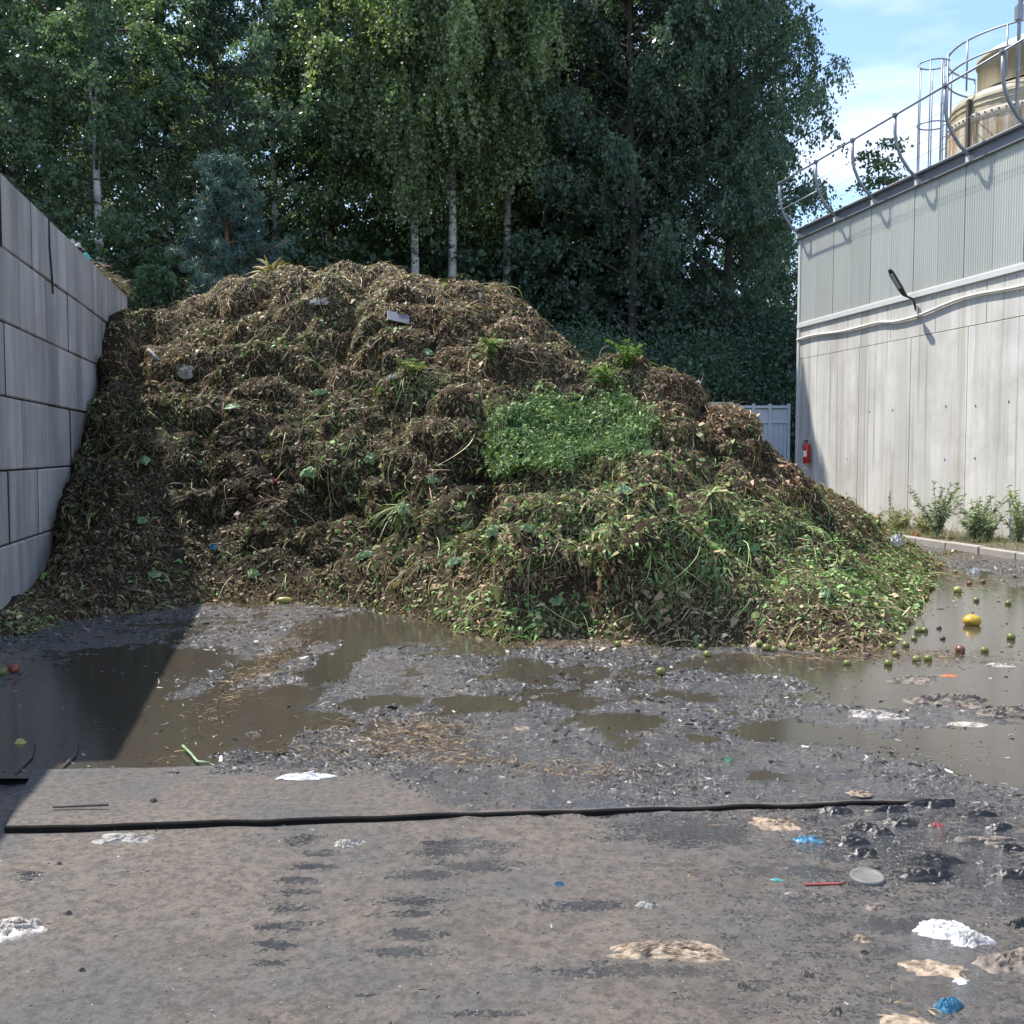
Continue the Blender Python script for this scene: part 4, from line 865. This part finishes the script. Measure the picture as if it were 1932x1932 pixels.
apple(1810, 1106, .055, 'zuc', 'yellow apple at the tip of the brown stem mat beside the heap')
for x, y in [(1771, 1179), (1780, 1199), (1640, 1230)]: apple(x, y, .026, 'dark', 'small dark plum lying in the shallow water by the heap', 'dark plums by the heap', 'plum', 'plum')
apple(4, 1265, .042, 'green', 'green apple in the shaded wet ground beside a red one'); apple(24, 1260, .045, 'red', 'red apple in the shaded wet ground by the wall')
mc_ = gnd(1834, 1177); ml = thing('yellow_melon', 'round yellow melon standing in the pale puddle', 'melon', (mc_[0], mc_[1], Z_WATER - .02), .4)
pf = [(0, 0)] + [(math.sin(q), 1 - math.cos(q)) for q in np.linspace(.2, 3.0, 12)] + [(0, 2)]
b_ = MB().lathe([(r * (1), z) for r, z in pf], 24).build('rind', FM['yellow'], ml, True); b_.scale = (.095, .088, .068)
MB().tube([(0, 0, .132), (.008, .004, .15), (.02, .004, .158)], .007, 6).build('stalk', M['bark'], ml)
zc = gnd(537, 1138); zq = thing('squash', 'pale yellow long squash lying at the foot of the heap', 'squash', (zc[0], zc[1], .035), .1)
b_ = MB().lathe(pf, 14).build('flesh', FM['zuc'], zq, True, loc=(-.10, 0, .0), rot=(0, math.pi / 2, 0)); b_.scale = (.042, .042, .10)
MB().tube([(.10, 0, 0), (.13, .01, .006)], .01, 6).build('stalk', M['bark'], zq)

# ------------------------------------------------------------------ things lying on the heap
def heap_litter(name, x, y, wpx, hpx, mat, label, cat, seed, h=.05, rot=0., flat=.5, **k):
    p, nr_ = on_heap(x, y); w = wpx / FPX * p[1]; d = hpx / FPX * p[1] * 1.25
    nn = nr_ * flat + np.array([0, -.25, .5]); nn /= np.linalg.norm(nn)
    return crumple(name, p + nn * .03, w, d, h, mat, label, cat, seed, rot, None, nrm=nn, **k)
heap_litter('paper_wad', 600, 566, 44, 14, 'dirty', 'flat pale paper near the top of the heap', 'paper', 101)
heap_litter('paper_wad', 500, 580, 34, 30, 'grey', 'curled grey film near the heap top below the dry palm tuft', 'plastic', 102, .08)
heap_litter('plastic_bag', 352, 700, 34, 28, 'dirty', 'pale torn plastic bag on the sunlit left flank of the heap', 'bag', 103, .08, .6)
heap_litter('plastic_scrap', 737, 713, 18, 14, 'dirty', 'small pale scrap in a dark hollow of the heap', 'plastic', 104)
heap_litter('plastic_scrap', 404, 1036, 18, 14, 'blue', 'small blue plastic scrap low on the dark left part of the heap', 'plastic', 105, .05)
heap_litter('plastic_scrap', 518, 905, 8, 16, 'red', 'tiny red scrap on the dark middle of the heap', 'plastic', 106, .03)
heap_litter('plastic_bag', 1690, 1022, 36, 22, 'white', 'crumpled white plastic bag at the right foot of the heap', 'bag', 107, .12)
heap_litter('cabbage_leaf', 810, 665, 22, 18, 'pale', 'pale cabbage leaf high on the heap', 'leaf', 108, .05)
for i, (x, y) in enumerate([(270, 985), (290, 1085), (275, 875), (700, 865), (815, 905), (760, 965), (605, 745), (590, 890), (440, 770), (1000, 1000), (930, 1010), (1180, 930), (1420, 1040), (1330, 1080), (1560, 1120), (880, 990), (860, 1060), (690, 1050), (1050, 1130), (480, 1085)]):
    heap_litter('cabbage_leaf', x, y, random.uniform(18, 34), random.uniform(12, 24), 'pale', 'pale green wilted cabbage leaf lying on the heap', 'leaf', 110 + i, .06, random.uniform(0, 3))['group'] = 'wilted cabbage leaves on the heap'
p, nr_ = on_heap(755, 600); tag(MB().box((-.17, -.008, -.02), (.17, .008, .20)).build('flat_board', LM['board'], None, bevel=.004, loc=tuple(p + np.array([0, -.10, -.05])), rot=(-.75, .18, .3)), 'flat grey board stuck in the upper heap', 'board')
p, nr_ = on_heap(289, 672); bo = thing('plastic_bottle', 'clear pale plastic bottle with blue cap on the left flank of the heap', 'bottle', tuple(p + np.array([0, -.08, .06]))); bo.rotation_euler = (.3, 2.3, 0)
MB().lathe([(0, -.11), (.035, -.11), (.04, -.09), (.04, .06), (.036, .09), (.016, .13), (.016, .14)], 14).build('bottle_body', LM['dirty'], bo, True); MB().lathe([(.019, .13), (.019, .165), (0, .166)], 12).build('cap', LM['blue'], bo)
HEAP_CUT = []
# dry palm-like tuft on the crest
def blade_tuft(name, base, n, Lr, Wd, col, label, cat, mat, up=.8, part='blades', spread=1.0, kind=None, group=None):
    o = thing(name, label, cat, tuple(base), 0, group); a = rng.uniform(0, 6.283, n); el = rng.uniform(up - .6, up + .5, n)
    d = np.c_[np.cos(a) * np.cos(el), np.sin(a) * np.cos(el), np.sin(el)]; Nn = np.cross(np.c_[-np.sin(a), np.cos(a), 0 * a], d) * -1
    P = rng.normal(0, .03, (n, 3)); P[:, 2] = 0
    V, F = ribbons(P, Nn, d, rng.uniform(*Lr, n), rng.uniform(*Wd, n), rng.uniform(.1, .5, n), rng.normal(0, .12, n), 6, .05, .15)
    c = np.repeat(np.array(col)[rng.choice(len(col), n)] * np.exp(.2 * rng.standard_normal(n))[:, None], 12, 0)
    link(part, mesh_np(part, V, F, c), mat, o); return o
p, _ = on_heap(512, 503); blade_tuft('dry_palm_tuft', p + np.array([0, -.1, -.05]), 95, (.28, .5), (.028, .05), [(.36, .27, .15), (.42, .36, .2), (.25, .2, .09), (.3, .32, .13)], 'dry straw-coloured palm tuft lying on the heap top', 'plant tuft', M['stuff'], .45)
for x, y, n_, l, lab in ((0, 0, 1, (0, 0), ''),) or ((1190, 688, 60, (.15, .4), 'fresh yellow-green leafy shrub cuttings on the right shoulder of the heap'), (930, 655, 46, (.1, .25), 'fresh green leaf tuft on the upper heap'), (780, 712, 60, (.15, .35), 'green leafy cuttings in the middle of the upper heap'),
                         (755, 975, 70, (.3, .6), 'clump of leek leaves hanging over the front of the heap'), (1060, 770, 1, (.1, .1), '')):
    if n_ > 1:
        p, _ = on_heap(x, y); blade_tuft('leafy_cuttings', p + np.array([0, -.05, .0]), n_, l, (.02, .045), [(.13, .21, .045), (.22, .26, .06), (.09, .15, .04), (.30, .28, .12)], lab, 'cuttings', M['stuff'], .7)
for x, y, h_, n_, lab in ((1185, 690, .42, 14, 'fresh yellow-green leafy shrub cuttings on the right shoulder of the heap'), (930, 655, .25, 9, 'fresh green leaf sprig on the upper heap'), (780, 715, .3, 12, 'green leafy cuttings in the middle of the upper heap'), (1140, 715, .3, 12, 'bright green cuttings above the feathery greens'), (900, 1025, .25, 10, 'glossy green leaves at the front of the heap above the puddle')):
    p, _ = on_heap(x, y); HEAP_CUT.append((p + np.array([0, -.04, -.04]), h_, n_, lab))
p, _ = on_heap(755, 975); blade_tuft('leek_leaves', p + np.array([0, .05, .12]), 46, (.3, .55), (.016, .03), [(.13, .19, .06), (.20, .23, .08), (.09, .14, .05), (.26, .24, .10)], 'clump of long leek leaves hanging over the front of the heap', 'leaves', M['stuff'], -.35)
# muck on the wall top
n = 2600; s = WLEN - np.abs(rng.normal(0, 1.6, n)).clip(0, 3.2); pt = W0[None] + wd[None] * s[:, None] - wnrm[None] * rng.uniform(-.0, .5, n)[:, None]
P = np.c_[pt, 4.8 + rng.uniform(0, 1, n) * .14 * sstep(WLEN - 3.6, WLEN - .6, s)]; Nn = np.tile([0, 0, 1.], (n, 1)); a = rng.uniform(0, 6.28, n); dv_ = np.c_[np.cos(a), np.sin(a), rng.normal(0, .3, n)]
Ln = rng.uniform(.06, .3, n); V, F = ribbons(P, Nn, dv_, Ln, rng.uniform(.008, .02, n), rng.uniform(0, .5, n), rng.normal(0, .3, n), 4, .15)
pal = np.array([[.13, .09, .055], [.28, .21, .12], [.07, .05, .035], [.09, .10, .035]]); tag(link('wall_top_muck', mesh_np('wall_top_muck', V, F, np.repeat(pal[rng.choice(4, n)], 8, 0)), M['stuff']), 'dry plant scraps lodged on the far end of the wall top', 'plant scraps', kind='stuff')
def wtop(s, o=.12): q = W0 + wd * s - wnrm * o; return (q[0], q[1], 4.795)
crumple('paper_wad', wtop((15.6 - 5.7) / wd[1]), .5, .3, .14, 'dirty', 'torn pale cardboard lying on top of the block wall', 'cardboard', 140, 1.5)
crumple('plastic_scrap', wtop((16.5 - 5.7) / wd[1]), .3, .25, .12, 'teal', 'green film scrap lying on top of the block wall', 'plastic', 141, 1.2)
sc_ = (13.55 - 5.7) / wd[1]
q = lambda s, o, z: tuple(np.append(W0 + wd * s + wnrm * o, z))
tag(MB().tube([q(sc_ - .15, -.4, 4.83), q(sc_ - .02, -.05, 4.84), q(sc_, .022, 4.78), q(sc_ - .01, .024, 4.4), q(sc_ + .08, .024, 4.1), q(sc_ + .13, .022, 3.85)], .011, 6).build('hanging_cable', M['black'], None, True), 'thin dark cable hanging over the top of the block wall', 'cable')

# ------------------------------------------------------------------ weeds at the building foot
def weed(name, base, h, n, label, cat, group, cols, leaf=(.05, .11), spread=.35):
    o = thing(name, label, cat, tuple(base), 0, group); st = MB(); LP = []; LD = []
    for k in range(n):
        a = random.uniform(0, 6.28); L_ = h * random.uniform(.55, 1.0); sp = spread * random.uniform(.1, 1)
        pts = [np.array([math.cos(a) * sp * L_ * t_ ** 1.4, math.sin(a) * sp * L_ * t_ ** 1.4, L_ * t_ * (1 - .12 * t_)]) for t_ in np.linspace(0, 1, 5)]
        st.tube(pts, [.006, .005, .004, .003, .002], 4)
        m = int(L_ * 46) + 4
        for t_ in np.linspace(.12, 1, m):
            LP.append([np.interp(t_, np.linspace(0, 1, 5), [p[i] for p in pts]) for i in range(3)]); b = random.uniform(0, 6.28); LD.append([math.cos(b), math.sin(b), random.uniform(-.1, .7)])
    st.build('stems', M['weed'], o); m_ = o.children[0].data; cc = np.ones((len(m_.vertices), 4), np.float32); cc[:, :3] = np.array(cols[0]) * 1.1
    m_.attributes.new('Col', 'FLOAT_COLOR', 'POINT').data.foreach_set('color', cc.ravel())
    P = np.array(LP); D_ = np.array(LD); D_ /= np.linalg.norm(D_, axis=1)[:, None]; nn = len(P); Nn = np.cross(D_, np.array([0, 0, 1.])); Nn = np.cross(Nn, D_); Nn /= np.linalg.norm(Nn, axis=1)[:, None] + 1e-6
    Ln = rng.uniform(*leaf, nn); V, F = ribbons(P, Nn, D_, Ln, Ln * rng.uniform(.22, .4, nn), rng.uniform(.1, .7, nn), rng.normal(0, .2, nn), 4, .1, .1)
    c = np.repeat(np.array(cols)[rng.choice(len(cols), nn)] * np.exp(.22 * rng.standard_normal(nn))[:, None], 8, 0); link('leaves', mesh_np('leaves', V, F, c), M['weed'], o); return o
for p_, h_, n_, lab in HEAP_CUT: weed('leafy_cuttings', p_, h_, n_, lab, 'cuttings', None, [(.14, .22, .05), (.22, .26, .07), (.10, .17, .045)], (.06, .12), 1.0)
WC = [(.22, .24, .13), (.17, .20, .10), (.28, .28, .15), (.32, .27, .15)]
for i, s in enumerate([3.2, 4.2, 4.8, 5.2, 5.9, 6.3, 6.6, 7.1, 7.5]):
    weed('weed_plant', Lb(s, random.uniform(.35, 1.1), .09), random.uniform(.25, .6), 16, 'low grey-green weed growing on the soil strip by the concrete wall', 'weed', 'low weeds along the building wall', WC, (.05, .11), .8)
weed('weed_plant', Lb(5.55, .4, .09), 1.15, 2, 'tall single weed spire against the concrete wall', 'weed', None, WC, (.04, .08), .06)
for i, s in enumerate([8.3, 8.9, 9.25, 9.6, 10.1]):
    weed('tall_weed', Lb(s, random.uniform(.4, 1.0), .09), random.uniform(.6, 1.4), 20, 'tall bushy grey-green weed beside the kerb and concrete wall', 'weed', 'tall bushy weeds beside the kerb', [(.24, .28, .17), (.19, .24, .14), (.33, .35, .23)], (.06, .13), .65)
q_ = Lb(7.9, 1.15, .10); crumple('plastic_scrap', q_, .16, .12, .10, 'orange', 'orange plastic scrap among the weeds by the kerb', 'plastic', 150)
# grass at the strip
n = 2600; s = rng.uniform(1.5, 11, n); o_ = rng.uniform(.02, 1.3, n); P = np.c_[BC[None] + bd[None] * s[:, None] + bn[None] * o_[:, None], np.full(n, .09)]
a = rng.uniform(0, 6.28, n); dv_ = np.c_[np.cos(a) * .4, np.sin(a) * .4, np.ones(n)]; dv_ /= np.linalg.norm(dv_, axis=1)[:, None]; Nn = np.c_[-np.sin(a), np.cos(a), 0 * a]
V, F = ribbons(P, Nn, dv_, rng.uniform(.08, .32, n), rng.uniform(.006, .014, n), rng.uniform(0, .5, n), rng.normal(0, .3, n), 4, .05, .1)
tag(link('strip_grass', mesh_np('strip_grass', V, F, np.repeat(np.array(WC)[rng.choice(4, n)], 8, 0)), M['weed']), 'thin dry grass on the soil strip by the building', 'grass', kind='stuff')

# ------------------------------------------------------------------ trees
def leaves_np(P, size, asp=.7, hang=0.0):
    n = len(P); d = rng.normal(0, 1, (n, 3)); d[:, 2] -= hang; d /= np.linalg.norm(d, axis=1)[:, None]
    s = np.cross(d, rng.normal(0, 1, (n, 3))); s /= np.linalg.norm(s, axis=1)[:, None] + 1e-9; L_ = size * np.exp(.25 * rng.standard_normal(n))[:, None]
    V = np.stack([P, P + d * L_ * .5 + s * L_ * asp * .5, P + d * L_, P + d * L_ * .5 - s * L_ * asp * .5], 1).reshape(-1, 3)
    return V, np.arange(n * 4).reshape(n, 4)
def make_birch(name, H, R, start, weep, nl, bark, base_col, seed, tw=22, leaf=.085, label='', group=''):
    r = np.random.default_rng(seed); root = thing(name, label, 'tree', (0, 0, 0), 0, group)
    zz = np.linspace(0, H, 16); bend = np.c_[.25 * np.sin(zz * .25 + seed) * zz / H, .25 * np.cos(zz * .21 + seed) * zz / H, zz]; bend[:, :2] -= bend[0, :2]
    VT, FT = tube_np(bend, np.interp(zz / H, [0, .05, 1], [.19, .15, .02]) * H / 18, 8); Vs, Fs, off = [], [], 0; LP = []
    for i in range(nl):
        f = start + (1 - start) * ((i + r.random()) / nl) ** .9; z0 = f * H; p0 = np.array([np.interp(z0, zz, bend[:, k]) for k in range(3)])
        a = i * 2.4 + r.normal(0, .4); q = (f - start) / (1 - start); ll = R * (1.0 * np.sin(np.clip(q * 1.02 + .16, 0, 1) * math.pi) ** .7 + .16) * r.uniform(.7, 1.2)
        tt = np.linspace(0, 1, 6); ris = r.uniform(.35, .9); L1 = p0 + np.c_[np.cos(a) * ll * tt, np.sin(a) * ll * tt, ll * (ris * tt - .35 * weep * tt ** 2.2)]
        v, f_ = tube_np(L1, np.linspace(.045, .008, 6) * H / 18, 4); Vs.append(v); Fs.append(f_ + off); off += len(v)
        for k in range(tw):
            t0 = r.uniform(.04, 1.0) ** .8; b = np.array([np.interp(t0, tt, L1[:, c]) for c in range(3)]) + r.normal(0, .12 * R / 2.6, 3)
            a2 = a + r.normal(0, 1.1); tl = r.uniform(.5, 1.0) * (.8 + 1.5 * weep); m = int(tl / .032); s_ = np.linspace(0, 1, m)
            out_ = tl * (.75 - .45 * weep); dn = tl * (.15 + .85 * weep)
            C_ = b + np.c_[np.cos(a2) * out_ * s_, np.sin(a2) * out_ * s_, .18 * tl * s_ - dn * s_ ** 1.7] + r.normal(0, .05, (m, 3)); LP.append(C_)
    LP = np.concatenate(LP); V, F = leaves_np(LP, leaf, .72, .5 + weep * .6)
    nz = fbm(LP * .9, seed, 2); c = np.array(base_col)[None] * (1 + .3 * nz[:, None]) * np.exp(.25 * rng.standard_normal(len(LP)))[:, None]
    link('crown', mesh_np('crown', V, F, np.repeat(c, 4, 0)), M['leaf'], root); tm = mesh_np('trunk', np.concatenate([VT] + Vs), np.concatenate([FT] + [q + len(VT) for q in Fs]), None, True); tm.materials.append(bark); tm.materials.append(M['bark']); mi = np.ones(len(tm.polygons), np.int32); mi[:len(FT)] = 0; tm.polygons.foreach_set('material_index', mi); link('trunk', tm, None, root); return root
def make_bush(name, H, R, n, col, seed, label, group):
    r = np.random.default_rng(seed); root = thing(name, label, 'shrub', (0, 0, 0), 0, group); cen = r.normal(0, 1, (26, 3)); cen /= np.linalg.norm(cen, axis=1)[:, None]; cen *= r.uniform(.35, 1, (26, 1)) ** .5 * np.array([R, R, H * .46]); cen[:, 2] += H * .52
    k = r.choice(26, n); LP = cen[k] + r.normal(0, .26, (n, 3)) * np.array([R * .75, R * .75, H * .28]); LP = LP[LP[:, 2] > .05]
    V, F = leaves_np(LP, .085, .75, .3); c = np.array(col)[None] * (1 + .35 * fbm(LP * 1.2, seed, 2)[:, None]) * np.exp(.25 * rng.standard_normal(len(LP)))[:, None]
    link('foliage', mesh_np('foliage', V, F, np.repeat(c, 4, 0)), M['leaf'], root); st = MB()
    for q in cen[:9]: st.tube([(0, 0, 0), q * .5 + [0, 0, .05], q], [.04, .025, .008], 5)
    st.build('stem', M['bark'], root); return root
def make_pine(name, H, seed, label):
    r = np.random.default_rng(seed); root = thing(name, label, 'tree'); zz = np.linspace(0, H, 10); bend = np.c_[.15 * np.sin(zz * .6), .1 * np.cos(zz * .5) - .1, zz]
    VT, FT = tube_np(bend, np.linspace(.14, .03, 10), 8); Vs, Fs, off = [VT], [FT], len(VT); T = []
    for w in range(13):
        z0 = H * (.42 + .56 * w / 12); ll = 2.1 * (1 - .72 * (w / 12)) * r.uniform(.8, 1.15)
        for k in range(5):
            if r.random() < .15: continue
            a = k * 1.257 + w * .7 + r.normal(0, .2); tt = np.linspace(0, 1, 5); l_ = ll * r.uniform(.7, 1.1); Lm = np.array([np.interp(z0, zz, bend[:, 0]), np.interp(z0, zz, bend[:, 1]), z0]) + np.c_[np.cos(a) * l_ * tt, np.sin(a) * l_ * tt, l_ * (.05 * tt + .28 * tt ** 2)]
            v, f_ = tube_np(Lm, np.linspace(.03, .008, 5), 4); Vs.append(v); Fs.append(f_ + off); off += len(v)
            for q in range(13):
                t0 = r.uniform(.35, 1); T.append([np.interp(t0, tt, Lm[:, c]) for c in range(3)] + r.normal(0, .16, 3) * np.array([1, 1, .7]))
    T = np.array(T); n = len(T) * 56; P = np.repeat(T, 56, 0) + r.normal(0, .045, (n, 3)); d = r.normal(0, 1, (n, 3)) + [0, 0, .5]; d /= np.linalg.norm(d, axis=1)[:, None]; s = np.cross(d, r.normal(0, 1, (n, 3))); s /= np.linalg.norm(s, axis=1)[:, None]
    L_ = r.uniform(.10, .19, (n, 1)); V = np.stack([P - s * .012, P + s * .012, P + d * L_], 1).reshape(-1, 3); c = np.array([.085, .145, .118])[None] * np.exp(.25 * r.standard_normal(n))[:, None]
    link('crown', mesh_np('crown', V, np.arange(n * 3).reshape(n, 3), np.repeat(c, 3, 0)), M['needle'], root); link('trunk', mesh_np('trunk', np.concatenate(Vs), np.concatenate(Fs), None, True), M['pinebark'], root); return root
WOOD = 'trees in the wood behind the heap'
pr_weep = make_birch('weeping_birch', 20, 2.5, .44, 1.0, 56, M['birch'], (.175, .235, .115), 1, 34, .10, 'tall weeping birch with long hanging yellow-green twigs above the heap', WOOD)
pr_big = make_birch('dense_birch', 20, 3.3, .16, .55, 72, M['bark'], (.105, .160, .105), 2, 34, .10, 'broad dense dark green birch beside the building corner', WOOD)
pr_mid = make_birch('wood_birch', 19, 2.8, .18, .35, 58, M['birch'], (.110, .165, .095), 3, 30, .10, 'leafy birch crowded in the wood behind the heap', WOOD)
pr_dark = make_birch('wood_tree', 18, 3.1, .10, .15, 56, M['bark'], (.085, .135, .090), 4, 26, .10, 'dark leafy tree crowded in the wood behind the block wall and heap', WOOD)
pr_young = make_birch('young_birch', 8.6, 1.0, .35, .2, 26, M['bark'], (.10, .14, .06), 5, 7, .085, 'thin young birch whose top shows above the building roof', None)
pr_bush = make_bush('wood_shrub', 4.2, 1.9, 15000, (.12, .18, .065), 6, 'green shrub growing at the wood edge behind the heap', 'shrubs at the wood edge')
pr_bushd = make_bush('dark_shrub', 4.6, 2.1, 15000, (.078, .128, .085), 8, 'dark green shrub growing at the wood edge behind the heap', 'dark shrubs at the wood edge')
pr_pine = make_pine('young_pine', 8.6, 9, 'blue-green young pine standing at the wood edge behind the heap')
used_ = set()
def plant(proto, x, Y, sc=1.0, rz=None, label=None, zs=None):
    X = (x - CPX) / FPX * Y * cs; first = proto.name not in used_; used_.add(proto.name)
    o = proto if first else copy_tree(proto)
    o.location = (X, Y, -.12); o.rotation_euler = (0, 0, random.uniform(0, 6.28) if rz is None else rz); o.scale = (sc, sc, (zs or sc))
    if label: o['label'] = label
    return o
plant(pr_weep, 850, 35.6, 1.2); plant(pr_weep, 952, 37.5, 1.22, None, 'weeping birch with thin white trunk behind the right crest of the heap'); plant(pr_weep, 790, 35, 1.15, None, 'weeping birch with hanging twigs beyond the other two')
plant(pr_big, 1190, 37.0, 1.2, .5, None, 1.32); plant(pr_big, 1365, 38.5, 1.05, 2.0, 'dense dark birch with drooping edge nearest the building roof', 1.3); plant(pr_big, 1090, 41, 1.15, None, 'dense dark birch between the weeping birches and the broad birch', 1.3)
plant(pr_big, 1402, 42, .9, 4.0, 'narrow dense birch behind the others towards the building roof', 1.35); plant(pr_mid, 1270, 41, 1.15); plant(pr_mid, 40, 31, 1.05); plant(pr_mid, 1050, 40, 1.2); plant(pr_mid, -120, 29); plant(pr_mid, 620, 38, 1.15); plant(pr_mid, 330, 33); plant(pr_mid, 520, 37, 1.15); plant(pr_mid, 200, 29.0, 1.0, None, 'leafy birch with bright white trunk rising behind the block wall')
for x, Y, sc_ in [(110, 34, 1.1), (420, 32, 1.0), (260, 38, 1.15), (560, 40, 1.15), (720, 46, 1.2), (930, 39, 1.15), (1260, 44, 1.2), (-60, 36, 1.1), (-250, 33, 1), (1010, 45, 1.25), (850, 46, 1.25), (600, 46, 1.3), (400, 45, 1.3), (180, 46, 1.3), (0, 45, 1.3), (1150, 47, 1.2), (1390, 46, .8), (1460, 50, .7)]: plant(pr_dark, x, Y, sc_, None, 'dark leafy tree in the wood behind the block wall' if x < 300 else 'dark leafy tree in the wood behind the heap crest' if x < 780 else 'dark leafy tree deep in the wood beyond the weeping birches' if x < 1100 else 'dark leafy tree in the wood towards the building corner')
plant(pr_young, 1668, 34.0, 1.35, None, None, 1.38)
plant(pr_pine, 440, 25.0, 1.0)
for x, Y, s in [(650, 26, 1.0), (590, 28, 1.1), (250, 25.5, .9), (60, 26, 1.2), (790, 31, 1.5), (1010, 32, 1.2), (330, 29, 1.2), (720, 33, 1.3), (840, 39, 1.6), (930, 41, 1.7), (700, 40, 1.6), (880, 40, 1.6), (1020, 40, 1.7), (760, 40, 1.7), (620, 41, 1.7), (480, 40, 1.6)]: plant(pr_bush, x, Y, s)
for x, Y, s in [(1090, 31, 1.2), (1180, 34, 1.2), (1300, 33, 1.1), (1380, 35, 1.3), (1460, 37, 1.4), (310, 24.5, .8), (380, 25.5, .9), (150, 25, 1.0), (480, 27, 1.1), (540, 25.5, .75), (860, 32, 1.3), (940, 28, 1.0), (1250, 34, 1.3), (-40, 28, 1.3), (1040, 34, 1.3), (920, 44, 2.0), (1080, 45, 2.1), (820, 45, 2.0), (1200, 43, 2.0), (700, 45, 2.0), (1330, 43, 1.9), (560, 44, 2.0), (980, 36, 1.4), (760, 42, 2.6), (850, 43, 2.7), (930, 42, 2.6), (1010, 43, 2.7), (660, 43, 2.5), (1100, 42, 2.5), (300, 42, 2.4), (460, 42, 2.5), (1440, 37, 1.5), (1500, 38, 1.6)]: plant(pr_bushd, x, Y, s, None, 'dark shrub at the wood edge behind the block wall' if x < 330 else 'dark shrub at the wood edge behind the heap top' if x < 900 else 'dark shrub at the wood edge behind the right shoulder of the heap' if x < 1270 else 'dark shrub near the gate and building corner')
